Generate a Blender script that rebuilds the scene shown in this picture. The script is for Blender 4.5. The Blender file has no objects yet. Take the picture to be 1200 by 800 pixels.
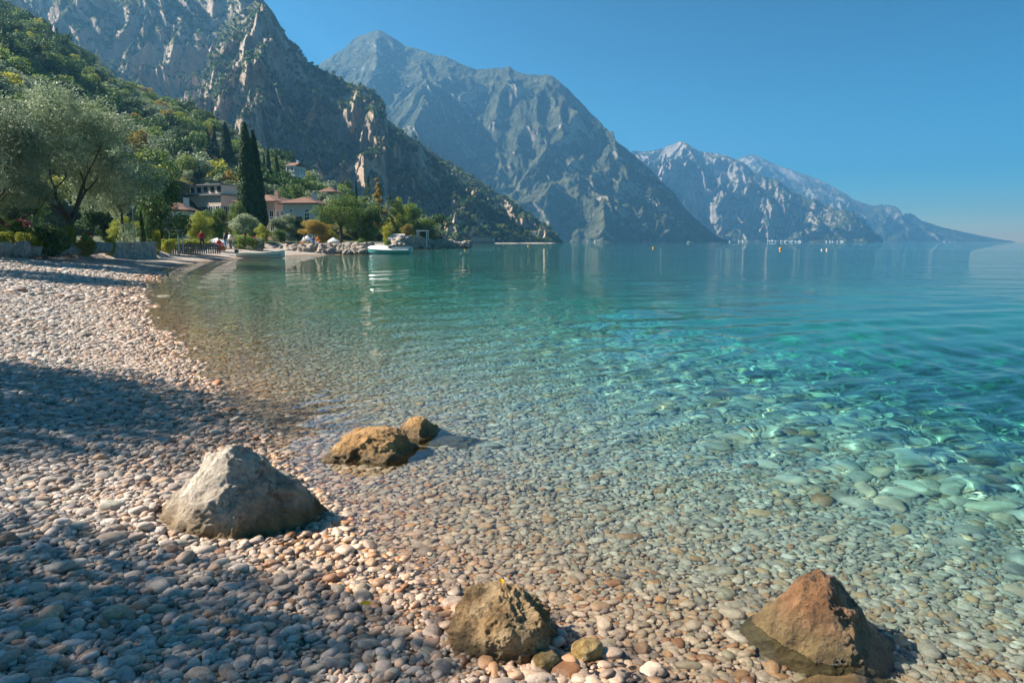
import bpy, bmesh, math, random
import numpy as np
from mathutils import Vector, Matrix
R_ = math.radians
sc = bpy.context.scene
COL = sc.collection

# ------------------------------------------------------------------ camera, world, sun, exposure
CAM_H, PITCH, FPX = 1.6, R_(8.29), 800.0          # 24 mm lens on a 36 mm frame: 800 px focal on the 1200 px photograph
cam_d = bpy.data.cameras.new('camera'); cam = bpy.data.objects.new('camera', cam_d); COL.objects.link(cam)
cam.location = (0, 0, CAM_H); cam.rotation_euler = (math.pi/2 - PITCH, 0, 0)
cam_d.lens = 24; cam_d.sensor_width = 36; cam_d.clip_start = .05; cam_d.clip_end = 60000
sc.camera = cam

SUN_AZ, SUN_EL = R_(7), R_(40)                   # the sun stands to the left and a little ahead of the camera
sun_vec = Vector((-math.cos(SUN_AZ)*math.cos(SUN_EL), math.sin(SUN_AZ)*math.cos(SUN_EL), math.sin(SUN_EL)))
world = bpy.data.worlds.new('World'); sc.world = world; world.use_nodes = True
wt = world.node_tree; bg = wt.nodes['Background']
sky = wt.nodes.new('ShaderNodeTexSky'); sky.sky_type = 'NISHITA'; sky.sun_disc = False
sky.sun_elevation = SUN_EL; sky.sun_rotation = -(math.pi/2 - SUN_AZ)
sky.air_density = 1.0; sky.dust_density = .0; sky.ozone_density = 4.0
hs = wt.nodes.new('ShaderNodeHueSaturation'); hs.inputs['Saturation'].default_value = 1.4; hs.inputs['Hue'].default_value = .473
dk = wt.nodes.new('ShaderNodeVectorMath'); dk.operation = 'SCALE'; dk.inputs['Scale'].default_value = .25
gam = wt.nodes.new('ShaderNodeGamma'); gam.inputs['Gamma'].default_value = 2.0        # the photograph's deep, contrasty blue
wt.links.new(sky.outputs[0], dk.inputs[0]); wt.links.new(dk.outputs[0], gam.inputs['Color']); wt.links.new(gam.outputs[0], hs.inputs['Color']); wt.links.new(hs.outputs[0], bg.inputs['Color'])
bg.inputs['Strength'].default_value = .1
sun_d = bpy.data.lights.new('sun', 'SUN'); sun_d.energy = 5.0; sun_d.angle = R_(.5); sun_d.color = (1, .9, .76)
sun = bpy.data.objects.new('sun', sun_d); COL.objects.link(sun); sun.rotation_euler = sun_vec.to_track_quat('Z', 'Y').to_euler()
sc.view_settings.view_transform = 'Standard'; sc.view_settings.look = 'None'
sc.view_settings.exposure = 1.45; sc.view_settings.gamma = 1.0
sc.render.engine = 'CYCLES'
sc.cycles.use_denoising = True
sc.cycles.blur_glossy = .8
sc.cycles.use_adaptive_sampling = True; sc.cycles.adaptive_threshold = .02
sc.cycles.max_bounces = 8; sc.cycles.diffuse_bounces = 2; sc.cycles.glossy_bounces = 3
sc.cycles.transmission_bounces = 6; sc.cycles.transparent_max_bounces = 8; sc.cycles.volume_bounces = 1
sc.cycles.sample_clamp_indirect = 8

# ------------------------------------------------------------------ small tools
CP, SP = math.cos(PITCH), math.sin(PITCH)
def ray(px, py):
    cx, cy = (px-600)/FPX, -(py-400)/FPX
    return Vector((cx, CP + cy*SP, -SP + cy*CP))
def at(px, py, D):                                # the point at forward distance D on the line of sight through a place in the photograph
    r = ray(px, py); k = D/r.y
    return Vector((r.x*k, D, CAM_H + r.z*k))
def onz(px, py, z=0.):
    r = ray(px, py); k = (z-CAM_H)/r.z
    return Vector((r.x*k, r.y*k, z))
def hpx(D): return D/FPX                          # metres per photograph pixel at distance D

def _hash(ix, iy, iz, seed):
    h = (ix.astype(np.int64)*374761393 + iy.astype(np.int64)*668265263 + iz.astype(np.int64)*2147483647 + seed*1274126177) & 0xffffffff
    h = ((h ^ (h >> 13))*1274126177) & 0xffffffff
    h = ((h ^ (h >> 16))*2246822519) & 0xffffffff
    return (h ^ (h >> 15)) & 0xffffffff
def noise3(x, y, z, seed=0):
    x, y, z = np.broadcast_arrays(np.asarray(x, float), np.asarray(y, float), np.asarray(z, float))
    ix, iy, iz = np.floor(x), np.floor(y), np.floor(z); fx, fy, fz = x-ix, y-iy, z-iz
    u, v, w = [f*f*f*(f*(f*6-15)+10) for f in (fx, fy, fz)]
    out = 0
    for dx in (0, 1):
        for dy in (0, 1):
            for dz in (0, 1):
                h = _hash(ix+dx, iy+dy, iz+dz, seed)
                gx = (h & 1023)/511.5-1; gy = ((h >> 10) & 1023)/511.5-1; gz = ((h >> 20) & 1023)/511.5-1
                d = gx*(fx-dx)+gy*(fy-dy)+gz*(fz-dz)
                out = out + d*(u if dx else 1-u)*(v if dy else 1-v)*(w if dz else 1-w)
    return out*1.25
def fbm(x, y, z=0., o=5, seed=0, gain=.5, lac=2.03):
    a, f, s = 1., 1., 0.
    for k in range(o):
        s = s+a*noise3(x*f, y*f, z*f+k*7.3, seed+k); a *= gain; f *= lac
    return s
def ridged(x, y, z=0., o=5, seed=0, gain=.5, lac=2.07):
    a, f, s, w = 1., 1., 0., 1.
    for k in range(o):
        n = 1-np.abs(noise3(x*f, y*f, z*f+k*5.1, seed+k))*2; n = np.clip(n, 0, 1)**2
        s = s+a*n*w; w = np.clip(n*1.6, 0, 1); a *= gain; f *= lac
    return s
def smooth(a, b, x):
    t = np.clip((x-a)/(b-a), 0, 1); return t*t*(3-2*t)

def new_mesh(name, verts, faces, mats=(), smooth_=True, mi=None):
    me = bpy.data.meshes.new(name)
    v = np.asarray(verts, dtype=np.float32); f = np.asarray(faces, dtype=np.int32) if not isinstance(faces, list) else None
    if f is not None:
        n, k = f.shape
        me.vertices.add(len(v)); me.vertices.foreach_set('co', v.ravel())
        me.loops.add(n*k); me.loops.foreach_set('vertex_index', f.ravel())
        me.polygons.add(n); me.polygons.foreach_set('loop_start', np.arange(0, n*k, k, dtype=np.int32))
        me.update(calc_edges=True)
    else:
        me.from_pydata(v.tolist(), [], faces)
    if smooth_ and len(me.polygons): me.polygons.foreach_set('use_smooth', np.ones(len(me.polygons), dtype=bool))
    for m in mats: me.materials.append(m)
    if mi is not None: me.polygons.foreach_set('material_index', np.asarray(mi, dtype=np.int32))
    me.update()
    return me
def link(name, data, parent=None, loc=None, rot=None, scale=None):
    o = bpy.data.objects.new(name, data); COL.objects.link(o)
    if parent: o.parent = parent
    if loc is not None: o.location = loc
    if rot is not None: o.rotation_euler = rot
    if scale is not None: o.scale = scale
    return o
def tag(o, label=None, cat=None, group=None, kind=None):
    if label: o['label'] = label
    if cat: o['category'] = cat
    if group: o['group'] = group
    if kind: o['kind'] = kind
    return o
def gridfaces(nu, nv):
    i = np.arange(nu*nv).reshape(nv, nu)
    return np.stack([i[:-1, :-1], i[:-1, 1:], i[1:, 1:], i[1:, :-1]], -1).reshape(-1, 4)

class MB:                                         # collects boxes, prisms and tubes into one mesh
    def __init__(s): s.v = []; s.f = []
    def add(s, v, f):
        b = len(s.v); s.v += [tuple(p) for p in v]; s.f += [[i+b for i in q] for q in f]; return s
    def box(s, x0, x1, y0, y1, z0, z1):
        return s.add([(x0,y0,z0),(x1,y0,z0),(x1,y1,z0),(x0,y1,z0),(x0,y0,z1),(x1,y0,z1),(x1,y1,z1),(x0,y1,z1)],
                     [[0,3,2,1],[4,5,6,7],[0,1,5,4],[1,2,6,5],[2,3,7,6],[3,0,4,7]])
    def tube(s, pts, rad, n=8, cap=True):
        pts = [Vector(p) for p in pts]; rings = []
        if not hasattr(rad, '__len__'): rad = [rad]*len(pts)
        for i, p in enumerate(pts):
            t = (pts[min(i+1, len(pts)-1)]-pts[max(i-1, 0)]).normalized()
            a = t.cross(Vector((0, .3, 1)) if abs(t.z) < .9 else Vector((1, .2, 0))).normalized(); b = t.cross(a)
            rings.append([p+(a*math.cos(2*math.pi*k/n)+b*math.sin(2*math.pi*k/n))*rad[i] for k in range(n)])
        f = []
        for i in range(len(pts)-1):
            for k in range(n): f.append([i*n+k, i*n+(k+1) % n, (i+1)*n+(k+1) % n, (i+1)*n+k])
        if cap: f += [list(range(n))[::-1], [(len(pts)-1)*n+k for k in range(n)]]
        return s.add([p for r in rings for p in r], f)
    def torus(s, c, R, r, axis='y', n=16, m=6):
        v = []; f = []
        for i in range(n):
            a = 2*math.pi*i/n
            for k in range(m):
                b = 2*math.pi*k/m; q = R+r*math.cos(b); h = r*math.sin(b)
                p = (q*math.cos(a), h, q*math.sin(a)) if axis == 'y' else (q*math.cos(a), q*math.sin(a), h)
                v.append((c[0]+p[0], c[1]+p[1], c[2]+p[2]))
                f.append([i*m+k, ((i+1) % n)*m+k, ((i+1) % n)*m+(k+1) % m, i*m+(k+1) % m])
        return s.add(v, f)
    def mesh(s, name, mat, sm=False): return new_mesh(name, s.v, s.f, [mat], sm)
    def obj(s, name, mat, parent=None, sm=False, **k): return link(name, s.mesh(name, mat, sm), parent, **k)

# ------------------------------------------------------------------ materials
def nmat(name):
    m = bpy.data.materials.new(name); m.use_nodes = True
    return m, m.node_tree, m.node_tree.nodes['Principled BSDF']
def N(t, kind, **k):
    n = t.nodes.new('ShaderNode'+kind)
    for a, b in k.items():
        if a in n.inputs and not hasattr(n, a): n.inputs[a].default_value = b
        else: setattr(n, a, b)
    return n
def ramp(t, stops, src=None):
    r = t.nodes.new('ShaderNodeValToRGB'); e = r.color_ramp.elements
    while len(e) < len(stops): e.new(.5)
    for q, (p, c) in zip(e, stops): q.position = p; q.color = (*c, 1) if len(c) == 3 else c
    if src is not None: t.links.new(src, r.inputs[0])
    return r
def noise_tex(t, vec, scale, detail=5, rough=.55, dist=0):
    n = t.nodes.new('ShaderNodeTexNoise'); n.inputs['Scale'].default_value = scale; n.inputs['Detail'].default_value = detail
    n.inputs['Roughness'].default_value = rough; n.inputs['Distortion'].default_value = dist
    if vec is not None: t.links.new(vec, n.inputs['Vector'])
    return n
def mixc(t, fac, a, b, blend='MIX'):
    n = t.nodes.new('ShaderNodeMix'); n.data_type = 'RGBA'; n.blend_type = blend
    for sock, v in ((n.inputs[0], fac), (n.inputs[6], a), (n.inputs[7], b)):
        if hasattr(v, 'links') or isinstance(v, bpy.types.NodeSocket): t.links.new(v, sock)
        elif isinstance(v, (int, float)): sock.default_value = v
        else: sock.default_value = (*v, 1)
    return n.outputs[2]
def mth(t, op, a, b=None, clamp=False):
    n = t.nodes.new('ShaderNodeMath'); n.operation = op; n.use_clamp = clamp
    for i, v in enumerate((a, b)):
        if v is None: continue
        if isinstance(v, bpy.types.NodeSocket): t.links.new(v, n.inputs[i])
        else: n.inputs[i].default_value = v
    return n.outputs[0]
def mapr(t, v, a, b, c=0., d=1.):
    n = t.nodes.new('ShaderNodeMapRange'); t.links.new(v, n.inputs[0])
    for i, q in enumerate((a, b, c, d)): n.inputs[i+1].default_value = q
    return n.outputs[0]
def scaled(t, vec, s):
    n = t.nodes.new('ShaderNodeMapping'); n.inputs['Scale'].default_value = s; t.links.new(vec, n.inputs['Vector']); return n.outputs[0]
def bump(t, h, strength, dist, bsdf=None):
    b = t.nodes.new('ShaderNodeBump'); b.inputs['Strength'].default_value = strength; b.inputs['Distance'].default_value = dist
    t.links.new(h, b.inputs['Height'])
    if bsdf is not None: t.links.new(b.outputs[0], bsdf.inputs['Normal'])
    return b
def simple(name, c, rough=.6, var=.25, scale=3., metal=0., bmp=.0):
    m, t, p = nmat(name); g = N(t, 'TexCoord')
    n = noise_tex(t, g.outputs['Object'], scale, 6, .6)
    r = ramp(t, [(.3, tuple(q*(1-var) for q in c)), (.7, tuple(min(1, q*(1+var*.6)) for q in c))], n.outputs[0])
    t.links.new(r.outputs[0], p.inputs['Base Color']); p.inputs['Roughness'].default_value = rough; p.inputs['Metallic'].default_value = metal
    if bmp: bump(t, n.outputs[0], bmp, .05, p)
    return m
def foliage(name, c1, c2, c3=None, trans=.3, rough=.55):
    m, t, p = nmat(name)
    a = N(t, 'Attribute'); a.attribute_name = 'leaf'
    oi = N(t, 'ObjectInfo')
    r = ramp(t, [(0, c1), (.6, c2), (1, c3 or c2)], a.outputs['Fac'])
    hsv = N(t, 'HueSaturation'); t.links.new(r.outputs[0], hsv.inputs['Color'])
    t.links.new(mapr(t, oi.outputs['Random'], 0, 1, .75, 1.3), hsv.inputs['Value'])
    t.links.new(mapr(t, oi.outputs['Random'], 0, 1, .515, .485), hsv.inputs['Hue'])
    t.links.new(hsv.outputs[0], p.inputs['Base Color']); p.inputs['Roughness'].default_value = rough
    p.inputs['Specular IOR Level'].default_value = .25
    tr = N(t, 'BsdfTranslucent'); t.links.new(hsv.outputs[0], tr.inputs['Color'])
    mx = N(t, 'MixShader'); mx.inputs[0].default_value = trans
    t.links.new(p.outputs[0], mx.inputs[1]); t.links.new(tr.outputs[0], mx.inputs[2]); t.links.new(mx.outputs[0], t.nodes['Material Output'].inputs['Surface'])
    return m

# ------------------------------------------------------------------ the lie of the land: shore line, drop-off, garden terrace
SHORE = [(14,-20),(8,-8),(4.2,-2.5),(2.5,.3),(1.1,1.55),(.15,2.2),(-.7,2.95),(-1.42,4.0),(-2.4,5.6),(-4.1,8.2),(-7.2,13),(-11.2,19.3),
         (-15.6,28),(-20.9,42),(-25.2,56),(-26.6,66),(-26.4,76),(-25.3,84),(-24,87.5),(-19.2,89.5),(-18.8,93),(-23.5,104),(-26,120),(-27,140),(-24.5,152),
         (-11.6,178),(-12,182),(-30,190),(-50,240),(-62,400),(-66,600),(40,790),(55,830),(0,1300),(-500,2200),(-3500,2200),(-3500,-20)]
DROP = [(18,-20),(7,-6),(4.6,1.2),(3.9,3.6),(3.2,6),(2.3,10),(.2,17),(-3.5,30),(-7,48),(-8.5,70),(-8,85),(-6,100),(-3,150),(2,180),(6,210),(30,300),(60,500),(90,790),
        (90,860),(0,1500),(-500,2400),(-5200,2400),(-5200,-22)]
TERR = [(-13.5,-20),(-15.5,0),(-19,14),(-23.5,26),(-26.2,34.5),(-27.3,41),(-28.3,48),(-29.0,56),(-33,66),(-36,76),(-35.5,84),(-32,92),(-27,97),(-27.5,110),(-29.5,122),(-30.5,140),(-28,150),(-16,172),
        (-18,178),(-32,186),(-54,240),(-66,400),(-90,600),(-500,2100),(-4900,2100),(-4900,-20)]
def sdf(poly, X, Y):
    X = np.asarray(X, float); Y = np.asarray(Y, float); sh = X.shape; x = X.ravel(); y = Y.ravel()
    d = np.full(x.shape, 1e18); ins = np.zeros(x.shape, bool)
    for (ax, ay), (bx, by) in zip(poly, poly[1:]+poly[:1]):
        ex, ey = bx-ax, by-ay; wx, wy = x-ax, y-ay
        k = np.clip((wx*ex+wy*ey)/(ex*ex+ey*ey), 0, 1)
        d = np.minimum(d, (wx-ex*k)**2+(wy-ey*k)**2)
        c = ((ay > y) != (by > y)); 
        if ey != 0: ins ^= c & (x < ax+(y-ay)*ex/ey)
    d = np.sqrt(d); return np.where(ins, d, -d).reshape(sh)
def height(X, Y):
    X = np.asarray(X, float); Y = np.asarray(Y, float)
    s = sdf(SHORE, X, Y); s = s + .12*fbm(X*.55, Y*.55, 1.7, 3, 11)*smooth(0, 3, np.abs(s)+1.2); dr = sdf(DROP, X, Y); t = sdf(TERR, X, Y)
    land = np.minimum(.105*s, .72+.012*(s-6.9)) + .05*np.exp(-((s-2.6)/.9)**2)*smooth(60, 10, Y)
    land = land + smooth(-.1, .7, t)*.75 + np.clip(t, 0, 60)*.022
    D0 = np.clip(.40+.045*Y, .42, 2.3); f = np.clip(-s, 0, None)/(np.clip(-s, 0, None)+np.clip(dr, 0, None)+1e-6)
    shelf = -D0*f**1.05
    dd = np.clip(-dr, 0, None); deep = -D0-np.minimum(dd*.34, 5)-np.clip(dd-12, 0, 250)*.12
    z = np.where(s > 0, land, np.where(dr > 0, shelf, deep))
    und = .022*fbm(X*.8, Y*.8, 0, 3, 5)+.012*fbm(X*2.6, Y*2.6, 0, 2, 9)
    return z + und*smooth(60, 20, np.abs(Y))
def hz(x, y): return float(height(np.array([x]), np.array([y]))[0])
def axis(parts):
    out = []
    for a, b, n in parts: out += list(np.linspace(a, b, n, endpoint=False))
    return np.array(out+[parts[-1][1]])
def graded(a, b, d0, g, sgn=1):
    out = [a]; d = d0
    while (b-out[-1])*sgn > 0: out.append(out[-1]+sgn*d); d *= g
    return out[1:]

# ground shader: gravel where the single pebbles can no longer be told apart
gm, t, p = nmat('gravel')
ge = N(t, 'NewGeometry'); pos = ge.outputs['Position']
vo = N(t, 'TexVoronoi'); vo.inputs['Scale'].default_value = 13; t.links.new(pos, vo.inputs['Vector'])
sx = N(t, 'SeparateXYZ'); t.links.new(pos, sx.inputs[0])
wht = N(t, 'SeparateColor'); t.links.new(vo.outputs['Color'], wht.inputs[0])
cr = ramp(t, [(0, (.16,.14,.125)), (.3, (.34,.29,.25)), (.55, (.47,.41,.36)), (.8, (.56,.51,.46)), (1, (.40,.27,.19))], wht.outputs[0])
wet = mapr(t, sx.outputs['Z'], .02, .14, 1, 0)
big = noise_tex(t, pos, .35, 4); lit = mixc(t, mapr(t, big.outputs[0], .35, .65, 0, .35), cr.outputs[0], (.30,.25,.20))
wetc = mixc(t, 1.0, lit, (.62,.52,.42), 'MULTIPLY')
cc = mixc(t, wet, lit, wetc)
deepf = mapr(t, sx.outputs['Z'], -1.3, -2.6, 0, 1)
dn = noise_tex(t, scaled(t, pos, (.25,.25,.1)), 1.0, 5, .6)
dc = ramp(t, [(.3, (.12,.13,.08)), (.6, (.32,.31,.22))], dn.outputs[0])
cc = mixc(t, deepf, cc, dc.outputs[0])
soil = mapr(t, sx.outputs['Z'], 1.25, 1.45, 0, 1)
gn = noise_tex(t, pos, 1.2, 6, .65)
sc2 = ramp(t, [(.35, (.035,.055,.018)), (.55, (.075,.095,.03)), (.7, (.16,.13,.085))], gn.outputs[0])
cc = mixc(t, soil, cc, sc2.outputs[0])
t.links.new(cc, p.inputs['Base Color']); p.inputs['Roughness'].default_value = .75
bh = mth(t, 'SUBTRACT', 1.0, vo.outputs['Distance']); bump(t, bh, .9, .05, p)

xs = np.array(sorted(graded(-9, -2500, .16, 1.055, -1))+list(np.arange(-9, 6.01, .11))+graded(6, 11000, .16, 1.06))
ys = np.array(sorted(graded(.8, -80, .2, 1.12, -1))+list(np.arange(.8, 13, .11))+graded(13, 8400, .14, 1.04))
X, Y = np.meshgrid(xs, ys); Z = height(X, Y)
ground = link('ground', new_mesh('ground', np.stack([X, Y, Z], -1).reshape(-1, 3), gridfaces(len(xs), len(ys)), [gm]))
tag(ground, 'pale pebble beach sloping into the clear lake and on as its bed', kind='structure')

# ------------------------------------------------------------------ pebbles
rng = np.random.default_rng(7)
def pebble_shader(name, inst):
    m, t, p = nmat(name)
    if inst:
        a = N(t, 'Attribute'); a.attribute_type = 'INSTANCER'; a.attribute_name = 'tone'; colr, wetn = a.outputs['Color'], a.outputs['Alpha']
    else:
        a = N(t, 'ObjectInfo'); colr, wetn = a.outputs['Color'], a.outputs['Alpha']
    oi = N(t, 'ObjectInfo'); tc = N(t, 'TexCoord')
    va = N(t, 'VectorMath', operation='ADD'); sc_ = N(t, 'VectorMath', operation='SCALE')
    cmb = N(t, 'CombineXYZ'); t.links.new(oi.outputs['Random'], cmb.inputs[0]); t.links.new(oi.outputs['Random'], cmb.inputs[1]); cmb.inputs[2].default_value = 1.0
    t.links.new(cmb.outputs[0], sc_.inputs[0]); sc_.inputs['Scale'].default_value = 37.
    t.links.new(tc.outputs['Object'], va.inputs[0]); t.links.new(sc_.outputs[0], va.inputs[1])
    n1 = noise_tex(t, va.outputs[0], 1.6, 5, .65); n2 = noise_tex(t, va.outputs[0], 9, 3, .7)
    k = ramp(t, [(.3, (.72,.70,.66)), (.5, (1,1,1)), (.72, (1.22,1.2,1.16))], n1.outputs[0])
    k2 = ramp(t, [(.35, (.82,.82,.82)), (.65, (1.12,1.12,1.12))], n2.outputs[0])
    c = mixc(t, 1., colr, k.outputs[0], 'MULTIPLY'); c = mixc(t, 1., c, k2.outputs[0], 'MULTIPLY')
    vn = ramp(t, [(.488, (0,)*3), (.498, (1,)*3), (.506, (1,)*3), (.516, (0,)*3)], noise_tex(t, va.outputs[0], .9, 2, .5, .4).outputs[0])
    c = mixc(t, mth(t, 'MULTIPLY', vn.outputs[0], mapr(t, oi.outputs['Random'], .6, .75, 0, .7)), c, (.62,.58,.52))
    t.links.new(c, p.inputs['Base Color'])
    t.links.new(mapr(t, wetn, 0, 1, .78, .34), p.inputs['Roughness'])
    bump(t, n2.outputs[0], .25, .06, p)
    return m
PEB_I, PEB_O = pebble_shader('pebble_stone', True), pebble_shader('loose_pebble_stone', False)
def pebble_mesh(k, mat):
    bm = bmesh.new(); bmesh.ops.create_icosphere(bm, subdivisions=3 if mat is PEB_O else 2, radius=1)
    v = np.array([q.co for q in bm.verts]); r = np.random.default_rng(100+k)
    sup = r.uniform(2.0, 2.7)
    v = v/((np.abs(v)**sup).sum(1)**(1/sup))[:, None]
    v = v*(1+.17*fbm(v[:, 0]*.9+k*3.1, v[:, 1]*.9, v[:, 2]*.9, 2, 40+k))[:, None]
    v = v*(1+(.10 if k % 3 == 0 else .03)*fbm(v[:, 0]*2.3, v[:, 1]*2.3, v[:, 2]*2.3+k, 2, 140+k))[:, None]
    v = v*np.array([r.uniform(1.05, 1.45), r.uniform(.82, 1.0), r.uniform(.46, .66)])
    for q, c in zip(bm.verts, v): q.co = c
    me = bpy.data.meshes.new('pebble'); bm.to_mesh(me); bm.free()
    me.polygons.foreach_set('use_smooth', np.ones(len(me.polygons), dtype=bool)); me.materials.append(mat); return me
NV = 10
def hexpts(x0, x1, y0, y1, sp):
    a = np.arange(x0, x1, sp); b = np.arange(y0, y1, sp*.866); Xh, Yh = np.meshgrid(a, b); Xh = Xh + (np.arange(len(b)) % 2)[:, None]*sp*.5
    Xh = Xh + rng.uniform(-.42, .42, Xh.shape)*sp; Yh = Yh + rng.uniform(-.42, .42, Xh.shape)*sp
    return Xh.ravel(), Yh.ravel()
PX, PY, PR = [], [], []
for (y0, y1, sp, rm) in ((.9, 4.2, .024, .0085), (.9, 5, .0305, .0175), (5, 10, .036, .0208), (10, 17, .045, .0262), (17, 36, .084, .050)):
    x, y = hexpts(-.85*y1-2.2, .85*y1+2.2, y0, y1, sp)
    k = (np.abs(x) < .82*y+1.9); x, y = x[k], y[k]
    k = (sdf(DROP, x, y) > -3.2) & (sdf(TERR, x, y) < .3); x, y = x[k], y[k]
    PX.append(x); PY.append(y); PR.append(rm*np.exp(rng.normal(0, .34, len(x))))
px_, py_, pr_ = map(np.concatenate, (PX, PY, PR))
# larger cobbles: a few everywhere, many where the shelf falls away
x, y = hexpts(-12, 9, 1.2, 16, .16); d = sdf(DROP, x, y); s = sdf(SHORE, x, y)
pk = np.where(s > 0, .035, np.where(d > 1.8, .05, .05+.75*np.clip((1.8-d)/2.2, 0, 1)))
k = (np.abs(x) < .82*y+1.9) & (d > -3.0) & (rng.random(len(x)) < pk) & (sdf(TERR, x, y) < 0); x, y, d, s = x[k], y[k], d[k], s[k]
rr = np.where((s < 0) & (d < 1.8), rng.uniform(.05, .105, len(x)), rng.uniform(.028, .05, len(x)))
nb = len(px_); px_ = np.concatenate([px_, x]); py_ = np.concatenate([py_, y]); pr_ = np.concatenate([pr_, rr])
pz_ = height(px_, py_) + pr_*.18 + rng.uniform(0, .016, len(px_))
n = len(px_)
pal = np.array([(.50,.46,.42),(.40,.37,.34),(.58,.54,.49),(.30,.28,.265),(.44,.35,.27),(.50,.36,.25),(.37,.24,.165),(.46,.44,.38),(.62,.60,.56),(.33,.33,.31),(.55,.45,.37),(.41,.41,.36)])
w = np.array([.17,.14,.13,.08,.11,.07,.045,.08,.06,.05,.09,.05]); w /= w.sum()
tone = pal[rng.choice(len(pal), n, p=w)]*rng.uniform(.78, 1.18, (n, 1))*np.array([.97,.93,.93])
wet_ = np.clip((.055-pz_+.018*fbm(px_*1.3, py_*1.3, 0, 3, 77))/.05, 0, 1)
warm = np.clip(np.exp(-((pz_+.03)/.14)**2)*1.3, 0, 1.25)[:, None]           # iron-stained stones lie along the water's edge
tone = tone*(1-warm*.5)+tone*np.array([1.16,.93,.74])*(warm*.5)
lum = tone.mean(1, keepdims=True); wt_ = wet_[:, None]
tone = tone*(1-wt_)+np.clip(lum+(tone-lum)*1.35, .02, 1)*np.where(pz_ > .005, .74, .98)[:, None]*wt_
prot = np.stack([rng.normal(0, .2, n), rng.normal(0, .2, n), rng.uniform(0, 6.283, n)], -1)
pvar = rng.integers(0, NV, n)
# keep stones out of the spots taken by the boulders and named stones
BOULDER_SPOTS = []
# the ones that show largest in the photograph are objects of their own
rel = np.stack([px_, py_, pz_-CAM_H], -1); fw = rel[:, 1]*CP-rel[:, 2]*SP; up = rel[:, 1]*SP+rel[:, 2]*CP
ix = 600+FPX*rel[:, 0]/np.maximum(fw, .1); iy = 400-FPX*up/np.maximum(fw, .1)
inside = (ix > -8) & (ix < 1208) & (iy < 806) & (fw > .5)

# ------------------------------------------------------------------ boulders in the foreground
def rock_mat(name, top, mid, low, wl, rough=.85, wet=0.):
    # top/mid: dry stone colours, low: algae-brown stain towards the foot, wl: height above the base where the stain ends (metres)
    m, t, p = nmat(name); tc = N(t, 'TexCoord'); g = N(t, 'NewGeometry'); o = tc.outputs['Object']
    n1 = noise_tex(t, o, 4.5, 7, .68); n2 = noise_tex(t, o, 30, 8, .75); n3 = noise_tex(t, scaled(t, o, (1, 1, .55)), 9, 6, .65, .6)
    c = ramp(t, [(.32, tuple(q*.45 for q in mid)), (.44, mid), (.55, top), (.68, tuple(min(1, q*1.3) for q in top))], n1.outputs[0]).outputs[0]
    c = mixc(t, 1., c, ramp(t, [(.3, (.45,.43,.41)), (.48, (1,1,1)), (.72, (1.3,1.3,1.3))], n2.outputs[0]).outputs[0], 'MULTIPLY')
    c = mixc(t, ramp(t, [(.36, (.75,)*3), (.44, (0,)*3)], n3.outputs[0]).outputs[0], c, tuple(q*.28 for q in mid))
    z = N(t, 'SeparateXYZ'); t.links.new(g.outputs['Position'], z.inputs[0])
    zz = mth(t, 'ADD', z.outputs['Z'], mth(t, 'MULTIPLY', mth(t, 'SUBTRACT', n1.outputs[0], .5), .16))
    st = mapr(t, zz, wl*.35, wl, 1, 0)
    lowc = ramp(t, [(.35, tuple(q*.45 for q in low)), (.55, low), (.7, tuple(min(1, q*1.5) for q in low))], n3.outputs[0]).outputs[0]
    c = mixc(t, st, c, lowc)
    t.links.new(c, p.inputs['Base Color'])
    t.links.new(mapr(t, zz, .02, .09, rough-.42, rough-wet), p.inputs['Roughness'])
    h = mth(t, 'ADD', mth(t, 'MULTIPLY', n2.outputs[0], .6), mth(t, 'ADD', n1.outputs[0], mth(t, 'MULTIPLY', n3.outputs[0], .5))); bump(t, h, 1., .06, p)
    return m
def rock_verts(sub, planes, seed, rough=1., k=9, lump=.10):
    bm = bmesh.new(); bmesh.ops.create_icosphere(bm, subdivisions=sub, radius=1)
    v = np.array([q.co for q in bm.verts]); f = np.array([[q.index for q in e.verts] for e in bm.faces]); bm.free()
    s = 0
    for (nx, ny, nz, d) in planes:
        nn = np.array([nx, ny, nz])/math.sqrt(nx*nx+ny*ny+nz*nz); s = s+np.clip(v@nn/d, 0, None)**k
    r = s**(-1/k); P = v*r[:, None]
    q = P*1.0
    dsp = lump*fbm(q[:,0]*1.6+seed, q[:,1]*1.6, q[:,2]*1.6, 3, seed) + rough*.075*(ridged(q[:,0]*2.6+seed, q[:,1]*2.6, q[:,2]*2.2, 4, seed+9)-.7) + rough*.03*fbm(q[:,0]*9, q[:,1]*9, q[:,2]*9, 4, seed+3) - (rough*.035*np.clip(ridged(q[:,0]*5.5, q[:,1]*5.5, q[:,2]*4, 4, seed+13)-1.05, 0, 1) if sub > 3 else 0) + (rough*.012*ridged(q[:,0]*16, q[:,1]*16, q[:,2]*16, 3, seed+17) if sub > 5 else 0)
    return P*(1+dsp)[:, None], f
def boulder(name, loc, size, planes, seed, mat, rz=0, sub=6, rough=1., k=9, parent=None):
    v, f = rock_verts(sub, planes, seed, rough, k)
    return link(name, new_mesh(name, v*np.array(size), f, [mat]), parent, loc, (0, 0, rz))
def spot(p, rx, ry, rz=0.): BOULDER_SPOTS.append((p[0], p[1], rx, ry, rz))
PYR = [(-.72,-.12,.60,.56), (.10,-.80,.52,.52), (.62,-.25,.66,.60), (.12,.8,.5,.6), (-.5,.6,.5,.66), (.5,-.62,.45,.66), (0,0,-1,.5), (-.45,-.75,.25,.74)]
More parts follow.
